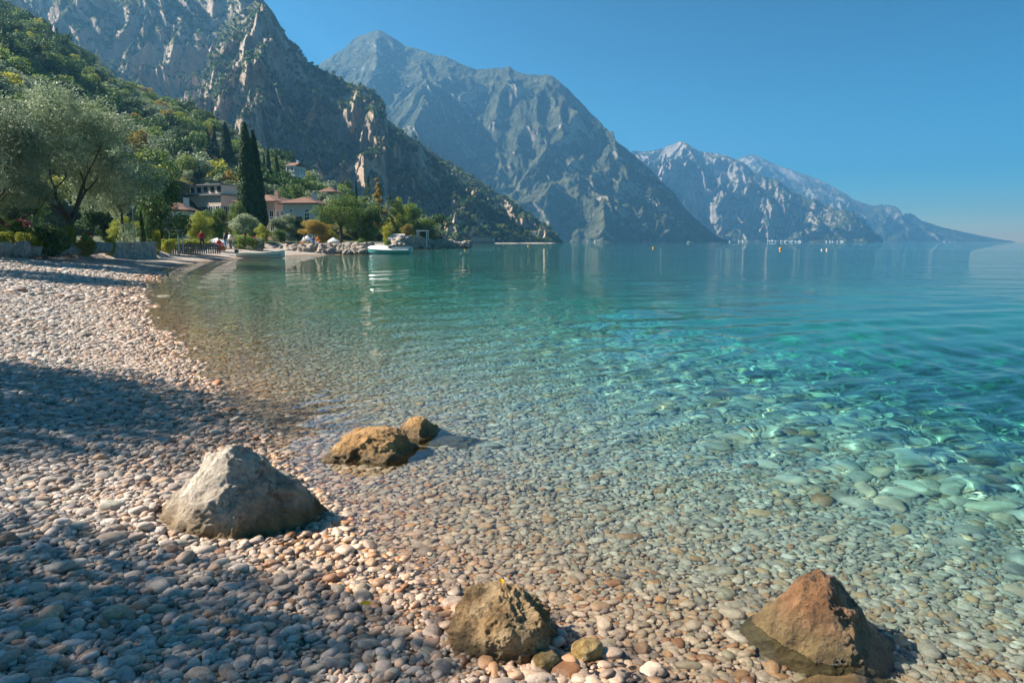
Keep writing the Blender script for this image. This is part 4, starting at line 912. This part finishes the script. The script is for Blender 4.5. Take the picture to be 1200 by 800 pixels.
for px, D, top, bot, w in ((-6,35,288,306,26),(6,35.3,285,305,22),(20,36,288,304,16),(29,36.4,283,304,20),(42,37.4,288,303,20),(52,38.2,286,302,14),(61,38.8,284,301,20),(71,39.6,291,300,14),(82,40.6,290,299,14),(93,41.6,289,298,14),(104,42.6,287,298,16),(116,44,284,298,18),(127,45.5,284,297,16),(135,46.4,286,297,12),(90,42.6,286,294,12),(111,44.5,282,292,14),(-22,34,284,306,26)):
    x = gy(px, D); z0 = at(px, bot, D).z; z1 = at(px, top, D).z; w *= hpx(D)*.62
    link('rock', r_.choice(RS_b), e, (x-e.location.x, D-e.location.y, (z0+z1)/2-e.location.z), (r_.uniform(-.2,.2), r_.uniform(-.2,.2), r_.uniform(0, 6.28)), (w, w*.9, (z1-z0)*.66))
def jetty(label, line, n, size, seed, zt, spread):
    r = random.Random(seed); e = link('rock_jetty', None, None, (line[0][0], line[0][1], 0)); tag(e, label, 'jetty')
    seg = [math.dist(a, b) for a, b in zip(line, line[1:])]; tot = sum(seg)
    for i in range(n):
        q = (i+r.random())/n*tot; k = 0
        while q > seg[k] and k < len(seg)-1: q -= seg[k]; k += 1
        f = q/seg[k]; x = line[k][0]+(line[k+1][0]-line[k][0])*f; y = line[k][1]+(line[k+1][1]-line[k][1])*f
        row = r.random(); s = r.uniform(*size); tz = zt*(1-.55*(i/n)) if zt > 0 else -zt
        link('rock', r.choice(RS_j), e, (x+r.uniform(-.5, .5)-e.location.x, y+row*spread-e.location.y, .05+row*tz), (r.uniform(-.5,.5), r.uniform(-.5,.5), r.uniform(0, 6.28)), (s*r.uniform(.85,1.25), s, s*r.uniform(.7, 1.05)))
    return e
jetty('heap of grey boulders forming the near jetty beside the beached boat', [(-29.5, 88.5), (-27, 88), (-24, 88.6), (-19.6, 89.2), (-19.4, 92)], 150, (.32, .72), 3, -1.15, 3.2)
jetty('long low rock jetty tapering to a point beyond the motorboat', [(-25.5, 151), (-20, 162), (-14, 174), (-11.2, 179)], 230, (.5, 1.15), 4, 2.4, 3.6)
jetty('low grey rocks on the beach between the shrub bank and the near jetty', [(-33.5, 88), (-31, 90), (-29, 90.5)], 26, (.25, .5), 6, -.7, 1.5)

# ------------------------------------------------------------------ boats and buoys
def loft(mb, secs):
    n = len(secs[0]); v = [p for s_ in secs for p in s_]; f = []
    for i in range(len(secs)-1):
        for k in range(n-1): f.append([i*n+k, i*n+k+1, (i+1)*n+k+1, (i+1)*n+k])
    return mb.add(v, f)
M_hullw, M_hullt, M_deck, M_dark, M_cush = simple('white_gelcoat', (.74,.76,.75), .25, .05), simple('teal_gelcoat', (.09,.34,.34), .25, .1), simple('cream_deck', (.66,.64,.58), .4, .08), simple('black_rubber', (.03,.03,.035), .5, .2), simple('grey_cushion', (.35,.36,.36), .8, .15)
def hull_secs(L, B, H, bow, n=14, keel=.22, inset=0., zadd=0.):
    out = []
    for i in range(n+1):
        s = i/n; x = -L/2+L*s; wdt = B/2*(1-max(0, (s-.45)/.55)**2.4)*(.9+.1*min(1, s*4)); wdt = max(.015, wdt-inset); sh = H+bow*max(0, s-.4)**2*2.2+zadd; kz = -keel+keel*1.3*max(0, (s-.7)/.3)**2
        out.append([(x, -wdt, sh), (x, -wdt*.93, sh*.45), (x, -wdt*.7, kz*.4), (x, 0, kz), (x, wdt*.7, kz*.4), (x, wdt*.93, sh*.45), (x, wdt, sh)])
    return out
# open boat drawn up on the beach with an outboard at its left end
p0 = onz(307, 302.3, .0); e = link('rowing_boat', None, None, (p0.x, p0.y, .06), (0, 0, -.02)); tag(e, 'long white open boat with green stripe and outboard on the beach edge', 'boat')
S = hull_secs(4.7, 1.5, .42, .35); mb = loft(MB(), S); q = S[0]; mb.add(q, [list(range(7))]); h_ = mb.obj('hull', M_hullw, e, True)
m = MB()
for sgn in (0, 6):
    m.tube([Vector(s_[sgn]) for s_ in S], .035, 6)
m.obj('gunwale', M_hullt, h_)
m = MB(); [m.box(x_-.14, x_+.14, -.62, .62, .28, .32) for x_ in (-1.2, .1)]; m.obj('bench', Wood, e); loft(MB(), [[(s_[1][0], s_[1][1]*.9, .12), (s_[5][0], s_[5][1]*.9, .12)] for s_ in S[:-2]]).obj('floor', M_deck, e)
st = MB(); 
loft(st, [[(s_[1][0], s_[1][1]-.015, s_[1][2]-.05), (s_[1][0], s_[1][1]-.03, s_[1][2]+.05)] for s_ in S[:-1]]); st.obj('stripe', M_hullt, h_)
mo = MB().box(-2.68, -2.4, -.16, .16, .38, .78).box(-2.6, -2.45, -.06, .06, -.3, .4).obj('outboard_motor', M_dark, e); MB().tube([(-2.4, 0, .66), (-1.95, .05, .7)], .025, 6).obj('tiller', M_dark, mo)
# motorboat at anchor
p0 = onz(456, 298); e = link('motorboat', None, None, (p0.x, p0.y, .0), (0, 0, math.pi-.06)); tag(e, 'moored motorboat with teal hull and white cabin deck off the near jetty', 'boat')
S = hull_secs(5.5, 2.1, .55, .28); mb = loft(MB(), S); mb.add(S[0], [list(range(7))]); h_ = mb.obj('hull', M_hullt, e, True)
m = MB(); [m.tube([Vector(s_[k]) for s_ in S], .05, 6) for k in (0, 6)]; m.obj('rub_rail', M_hullw, h_)
D_ = [[(s_[0][0], s_[0][1]*.98, s_[0][2]), (s_[0][0], s_[0][1]*.5, s_[0][2]+.2+.4*math.sin(min(1, max(0, (i-5)/9))*math.pi)), (s_[0][0], s_[6][1]*.5, s_[0][2]+.2+.4*math.sin(min(1, max(0, (i-5)/9))*math.pi)), (s_[6][0], s_[6][1]*.98, s_[6][2])] for i, s_ in enumerate(S)]
loft(MB(), D_[5:]).obj('foredeck', M_hullw, e, True)
MB().box(-2.6, -.55, -.9, -.78, .5, .95).box(-2.6, -.55, .78, .9, .5, .95).box(-2.72, -2.6, -.9, .9, .5, .95).obj('cockpit_coaming', M_hullw, e)
MB().box(-2.5, -1.9, -.75, .75, .45, .78).box(-1.3, -.8, -.7, -.15, .45, .95).box(-1.3, -.8, .15, .7, .45, .95).obj('seat', M_cush, e)
ws = MB().add([(-.55,-.85,.8),(.15,-.6,.82),(.15,.6,.82),(-.55,.85,.8),(-.75,-.78,1.18),(-.28,-.55,1.2),(-.28,.55,1.2),(-.75,.78,1.18)], [[0,1,5,4],[1,2,6,5],[2,3,7,6],[5,1,0,4],[6,2,1,5],[7,3,2,6]]).obj('windscreen', Glass, e)
MB().tube([(-.75,-.78,1.19), (-.28,-.55,1.21), (-.28,.55,1.21), (-.75,.78,1.19)], .03, 6).obj('windscreen_frame', White, ws)
MB().box(-3.1, -2.75, -.22, .22, .3, 1.0).box(-2.98, -2.82, -.08, .08, -.4, .3).obj('outboard_motor', M_hullw, e); MB().tube([(1.2, -.55, .78), (1.9, -.35, 1.02), (2.55, 0, 1.1), (1.9, .35, 1.02), (1.2, .55, .78)], .018, 5).obj('bow_rail', White, e)
B_y, B_o, B_p = simple('yellow_buoy', (.75,.42,.02), .4, .1), simple('orange_buoy', (.8,.33,.03), .4, .1), simple('pale_buoy', (.8,.62,.52), .4, .1)
for px, py, rad, m_, l in ((765.5, 291, .26, B_y, 'small yellow mooring buoy left of centre on the open water'), (914.5, 292.3, .3, B_o, 'orange yellow buoy on the water under the right mountain'), (963, 293.2, .17, B_p, 'left of two pale pink floats at right'), (969, 293.3, .2, B_p, 'right of two pale pink floats at right'), (619, 288.6, .28, B_y, 'tiny yellow buoy off the tip of the headland'), (545, 293.5, .14, B_y, 'tiny yellow float off the rock jetty tip')):
    p0 = onz(px, py); e = link('buoy', None, None, (p0.x, p0.y, 0)); tag(e, l, 'buoy', 'mooring buoys on the lake')
    bm = bmesh.new(); bmesh.ops.create_uvsphere(bm, u_segments=14, v_segments=9, radius=rad); bmesh.ops.translate(bm, verts=bm.verts, vec=(0, 0, rad*.45)); me = bpy.data.meshes.new('float'); bm.to_mesh(me); bm.free(); me.materials.append(m_); me.shade_smooth(); link('float', me, e)
    MB().tube([(0, 0, rad*1.3), (0, 0, rad*1.9)], rad*.16, 6).torus((0, 0, rad*2.1), rad*.22, rad*.06, n=10).obj('mooring_ring', M_dark, e)
p0 = at(809, 284, 900); e = link('ferry_boat', None, None, (p0.x, 900, 0)); tag(e, 'distant white boat on the far water below the middle mountain', 'boat')
loft(MB(), hull_secs(9, 2.6, 1., .5)).obj('hull', M_hullw, e); MB().box(-3, 1.2, -1, 1, .9, 2.3).obj('cabin', White, e)

# ------------------------------------------------------------------ beach-side furniture: awnings, pergola, arch, fence, parasols
def awning(label, x0, x1, top, bot, D, gnd, red=False):
    xa, xb = gy(x0, D), gy(x1, D); zt, zb, zg = at(0, top, D).z, at(0, bot, D).z, at(0, gnd, D).z; xm = (xa+xb)/2; w = xb-xa
    e = link('awning', None, None, (xm, D, zg)); tag(e, label, 'awning'); zt -= zg; zb -= zg
    MB().add([(-w/2, 0, zb), (w/2, 0, zb), (w/2, 3, zt), (-w/2, 3, zt), (-w/2, 0, zb-.12), (w/2, 0, zb-.12), (w/2, 3, zt-.06), (-w/2, 3, zt-.06)], [[0,1,2,3],[7,6,5,4],[4,5,1,0],[0,3,7,4],[1,5,6,2]]).obj('canvas', White, e)
    for i in range(int(w/.6)): MB().box(-w/2+i*.6, -w/2+i*.6+.52, -.03, -.005, zb-.38, zb-.1).obj('valance', White, e)
    for q in (-1, 1):
        for y_ in (.1, 2.9): MB().tube([(q*(w/2-.1), y_, -.3), (q*(w/2-.1), y_, zb+(zt-zb)*y_/3-.08)], .05, 6).obj('post', White, e)
awning('white awning over the lakeside terrace beyond the motorboat', 456, 474, 274, 279, 156, 288)
def frame_arch(name, label, x0, x1, top, D, gnd, depth, cat):
    xa, xb = gy(x0, D), gy(x1, D); zg = at(0, gnd, D).z; h = at(0, top, D).z-zg; e = link(name, None, None, ((xa+xb)/2, D, zg)); tag(e, label, cat); w = xb-xa; th = .09 if depth > 1 else .045
    for q in (-1, 1):
        for y_ in (0, depth): MB().box(q*w/2-th, q*w/2+th, y_-th, y_+th, -.4, h).obj('post', White, e)
    for y_ in (0, depth): MB().box(-w/2-.3, w/2+.3, y_-th*.8, y_+th*.8, h, h+th*2).obj('beam', White, e)
    k = max(3, int(w/.7))
    for i in range(k+1): MB().box(-w/2+w*i/k-.05, -w/2+w*i/k+.05, -.35, depth+.35, h+th*2, h+th*3.2).obj('rafter', White, e)
frame_arch('pergola', 'white pergola under the green tree on the rocky point', 490, 501, 271, 160, 287, 3, 'pergola')
frame_arch('garden_arch', 'white square garden arch right of the stone wall', 197, 213, 271, 62, 293.5, .9, 'arch')
def parasol(label, px, D, top, gnd, R):
    x = gy(px, D); zg = at(0, gnd, D).z; h = at(0, top, D).z-zg; e = link('parasol', None, None, (x, D, zg)); tag(e, label, 'parasol', 'parasols on the lakeside terraces')
    MB().tube([(0, 0, -.3), (0, 0, h)], .035, 6).obj('pole', White, e); n_ = 8
    v = [(0, 0, h)]+[(R*math.cos(6.2832*k/n_), R*math.sin(6.2832*k/n_), h-.5) for k in range(n_)]+[(R*math.cos(6.2832*k/n_), R*math.sin(6.2832*k/n_), h-.68) for k in range(n_)]
    MB().add(v, [[0, 1+k, 1+(k+1) % n_] for k in range(n_)]+[[1+k, 1+n_+k, 1+n_+(k+1) % n_, 1+(k+1) % n_] for k in range(n_)]).obj('canopy', White, e)
for a in (('small white parasol left of the golden tree foot', 363, 94, 275.5, 284, .6), ('round white parasol in front of the round pine trunk', 393, 94, 278, 285, .8), ('white parasol on the beach garden behind the fence', 258, 75, 278.5, 291, 1.2)): parasol(*a)
M_fence = simple('weathered_fence', (.24,.22,.2), .8, .3)
e = link('beach_fence', None, None, (gy(228, 63), 63, at(0, 295, 63).z), (0, 0, .18)); tag(e, 'low dark picket fence along the top of the far beach', 'fence')
for i in range(26): MB().box(-2.4+i*.19, -2.4+i*.19+.12, -.02, .02, -.2, .72+.05*math.sin(i*2.1)).obj('picket', M_fence, e)
MB().box(-2.45, 2.6, .02, .06, .2, .28).obj('rail', M_fence, e); MB().box(-2.45, 2.6, .02, .06, .52, .6).obj('rail', M_fence, e)
e = link('lamp_post', None, None, (gy(163, 56), 56, hz(gy(163, 56), 56))); tag(e, 'slim grey lamp post behind the yellow bush', 'lamp post'); MB().tube([(0,0,-.3), (0,0,2.9)], [.06, .04], 8).obj('post', Shut, e); MB().tube([(0,0,2.9), (0,0,3.05), (0,0,3.25)], [.1, .18, .05], 8).obj('lantern', White, e)

# ------------------------------------------------------------------ people and bicycles
skin = simple('skin', (.50,.30,.21), .6, .1); hair = simple('dark_hair', (.05,.035,.025), .7, .2)
def person(label, px, D, gnd, shirt, trousers, pose='stand', rz=0.):
    # joints of one connected figure: pelvis first
    s = pose == 'sit'
    J = {'pel': (0,0,.95 if not s else .30), 'bel': (0,-.02,1.1 if not s else .47), 'che': (0,0,1.32 if not s else .68), 'nek': (0,-.01,1.48 if not s else .83), 'hed': (0,-.03,1.60 if not s else .95), 'top': (0,-.02,1.72 if not s else 1.07)}
    E_ = [('pel','bel'),('bel','che'),('che','nek'),('nek','hed'),('hed','top')]; Rd = {'pel': .155,'bel': .14,'che': .165,'nek': .062,'hed': .10,'top': .075}
    for q, k in ((-1, 'a'), (1, 'b')):
        c = J['che'][2]
        J.update({'sh'+k: (q*.19,0,c+.08), 'el'+k: (q*.27,-.02 if not s else -.12,c-.2), 'wr'+k: (q*.25,-.14 if not s else -.32,c-.42 if not s else c-.3), 'ha'+k: (q*.25,-.17 if not s else -.42,c-.5 if not s else c-.34)})
        if s: J.update({'hp'+k: (q*.1,-.03,.26), 'kn'+k: (q*.13,-.46,.46), 'an'+k: (q*.13,-.66,.07), 'to'+k: (q*.14,-.84,.04)})
        else: J.update({'hp'+k: (q*.1,0,.88), 'kn'+k: (q*.12,-.03*(1+q),.48), 'an'+k: (q*.13,.03,.08), 'to'+k: (q*.15,-.14,.04)})
        E_ += [('che','sh'+k),('sh'+k,'el'+k),('el'+k,'wr'+k),('wr'+k,'ha'+k),('pel','hp'+k),('hp'+k,'kn'+k),('kn'+k,'an'+k),('an'+k,'to'+k)]
        Rd.update({'sh'+k: .07,'el'+k: .048,'wr'+k: .035,'ha'+k: .042,'hp'+k: .095,'kn'+k: .065,'an'+k: .042,'to'+k: .04})
    names = list(J); me = bpy.data.meshes.new('body'); me.from_pydata([J[k] for k in names], [(names.index(a), names.index(b)) for a, b in E_], [])
    tmp = bpy.data.objects.new('tmp_body', me); COL.objects.link(tmp); tmp.modifiers.new('skin', 'SKIN')
    for k, q in zip(names, me.skin_vertices[0].data): q.radius = (Rd[k], Rd[k]); q.use_root = (k == 'pel')
    sb = tmp.modifiers.new('sub', 'SUBSURF'); sb.levels = sb.render_levels = 1
    dg = bpy.context.evaluated_depsgraph_get(); bm_ = bpy.data.meshes.new_from_object(tmp.evaluated_get(dg)); bpy.data.objects.remove(tmp)
    for m_ in (skin, shirt, trousers, hair): bm_.materials.append(m_)
    ce = np.array([p_.center for p_ in bm_.polygons]); z = ce[:, 2]; cz = J['che'][2]; pz = J['pel'][2]
    mi = np.where((z > cz+.15) & (np.abs(ce[:, 0]) < .13), 0, 1); mi = np.where((z < pz+.02) & ((np.abs(ce[:, 0]) < .19) | s) , 2, mi)
    hand = (np.abs(ce[:, 0]) > .2) & (z < cz-.22) & (z > pz-.25); mi = np.where(hand, 0, mi); mi = np.where((z > J['hed'][2]+.03) & ((ce[:, 1] > -.06) | (z > J['top'][2]-.03)), 3, mi)
    bm_.polygons.foreach_set('material_index', mi.astype(np.int32)); bm_.name = 'person'; bm_.shade_smooth()
    x = gy(px, D); o = link('person', bm_, None, (x, D, at(px, gnd, D).z), (0, 0, rz)); tag(o, label, 'person', 'people by the water'); return o
C_red, C_blue, C_white, C_dark, C_org = simple('red_cloth', (.62,.04,.05), .85, .1), simple('blue_cloth', (.10,.22,.42), .85, .1), simple('white_cloth', (.72,.70,.68), .85, .1), simple('dark_cloth', (.04,.045,.07), .85, .1), simple('orange_cloth', (.75,.24,.04), .85, .1)
person('person in a red top standing at the right end of the beach fence', 240.5, 64, 292, C_red, C_dark, 'stand', .6)
person('person in red sitting among the bicycles on the far beach', 260, 70, 291.5, C_red, C_dark, 'sit', 1.)
person('person in dark clothes standing beside the bicycles', 267, 69, 292.5, C_dark, C_blue, 'stand', 2.2)
person('person in a white shirt standing left of the shrub bank', 273.5, 70, 292, C_white, C_dark, 'stand', -.5)
person('person in a blue shirt sitting on the near jetty rocks', 369.5, 88.6, 286.5, C_blue, C_dark, 'sit', .4)
person('bare-armed person in a pale top sitting left of the blue shirt on the jetty', 359.5, 89, 286, C_white, C_org, 'sit', -.3)
person('person in pale orange sitting at the middle of the jetty rocks', 375, 90, 286, C_org, C_white, 'sit', .1)
person('person in white standing on the terrace under the white awning', 461, 155, 287.5, C_white, C_dark, 'stand', 0)
def bicycle(label, px, D, gnd, m_, rz):
    x = gy(px, D); e = link('bicycle', None, None, (x, D, at(px, gnd, D).z), (.12, 0, rz)); tag(e, label, 'bicycle', 'bicycles parked on the far beach')
    for q in (-.52, .52): w_ = MB().torus((q, 0, .34), .32, .022, n=20).obj('wheel', M_dark, e); mb = MB(); [mb.tube([(q, 0, .34), (q+.31*math.cos(k*.785), 0, .34+.31*math.sin(k*.785))], .006, 4) for k in range(8)]; mb.obj('spokes', White, w_)
    MB().tube([(-.52,0,.34), (-.05,0,.3), (.33,0,.78), (-.18,0,.78), (-.05,0,.3)], .022, 6).tube([(-.52,0,.34), (-.18,0,.78)], .018, 6).tube([(.52,0,.34), (.33,0,.86)], .022, 6).tube([(-.18,0,.78), (-.21,0,.92)], .016, 6).obj('frame', m_, e)
    MB().tube([(.33,-.26,.98), (.36,0,.9), (.33,.26,.98)], .016, 6).obj('handlebar', M_dark, e); MB().box(-.34, -.08, -.07, .07, .92, .98).obj('saddle', M_dark, e)
bicycle('red bicycle leaning behind the seated person in red', 257, 71, 292.5, C_red, .3); bicycle('dark bicycle parked left of the red one', 250, 70, 292.8, M_dark, -.2); bicycle('blue bicycle parked beside the standing dark-clothed person', 271, 72, 292.6, C_blue, .5)
e = link('beach_bag', None, None, (gy(262, 66), 66, at(0, 294, 66).z), (0, 0, .3)); tag(e, 'orange red bag standing on the far beach near the bicycles', 'bag')
MB().add([(-.4,-.16,0),(.4,-.16,0),(.4,.16,0),(-.4,.16,0),(-.34,-.1,.45),(.34,-.1,.45),(.34,.1,.45),(-.34,.1,.45)], [[0,3,2,1],[4,5,6,7],[0,1,5,4],[1,2,6,5],[2,3,7,6],[3,0,4,7]]).obj('body', C_org, e); MB().tube([(-.2,0,.44),(-.15,0,.66),(.15,0,.66),(.2,0,.44)], .02, 6).obj('handle', C_red, e)

# ------------------------------------------------------------------ fallen leaves
M_leaf = foliage('yellow_leaf', (.6,.42,.03), (.7,.5,.04), (.75,.55,.05), .3)
for px, py, rz, l in ((428, 704, .3, 'yellow fallen leaf among the wet pebbles left of the small tan rock'), (588, 677, 1.7, 'yellow fallen leaf just above the small tan rock'), (638, 721, .9, 'yellow leaf caught at the right side of the small tan rock')):
    p0 = onz(px, py, .06); z_ = max(hz(p0.x, p0.y), 0)+.045
    v = [(.55*a_, .55*b_, .55*c_) for a_, b_, c_ in ((-.05,0,0),(-.02,.02,.006),(.02,.022,.008),(.055,0,.002),(.02,-.022,.008),(-.02,-.02,.006),(-.02,0,0),(.02,0,0))]; v2 = [(a, b_, c-.002) for a, b_, c in v]
    mb = MB().add(v+v2, [[0,6,1],[1,6,7,2],[2,7,3],[3,7,4],[4,7,6,5],[5,6,0],[9,14,8],[10,15,14,9],[11,15,10],[12,15,11],[13,14,15,12],[8,14,13]])
    tag(mb.obj('fallen_leaf', M_leaf, None, loc=(p0.x, p0.y, z_), rot=(.2, .1, rz)), l, 'leaf', 'fallen leaves on the pebbles')
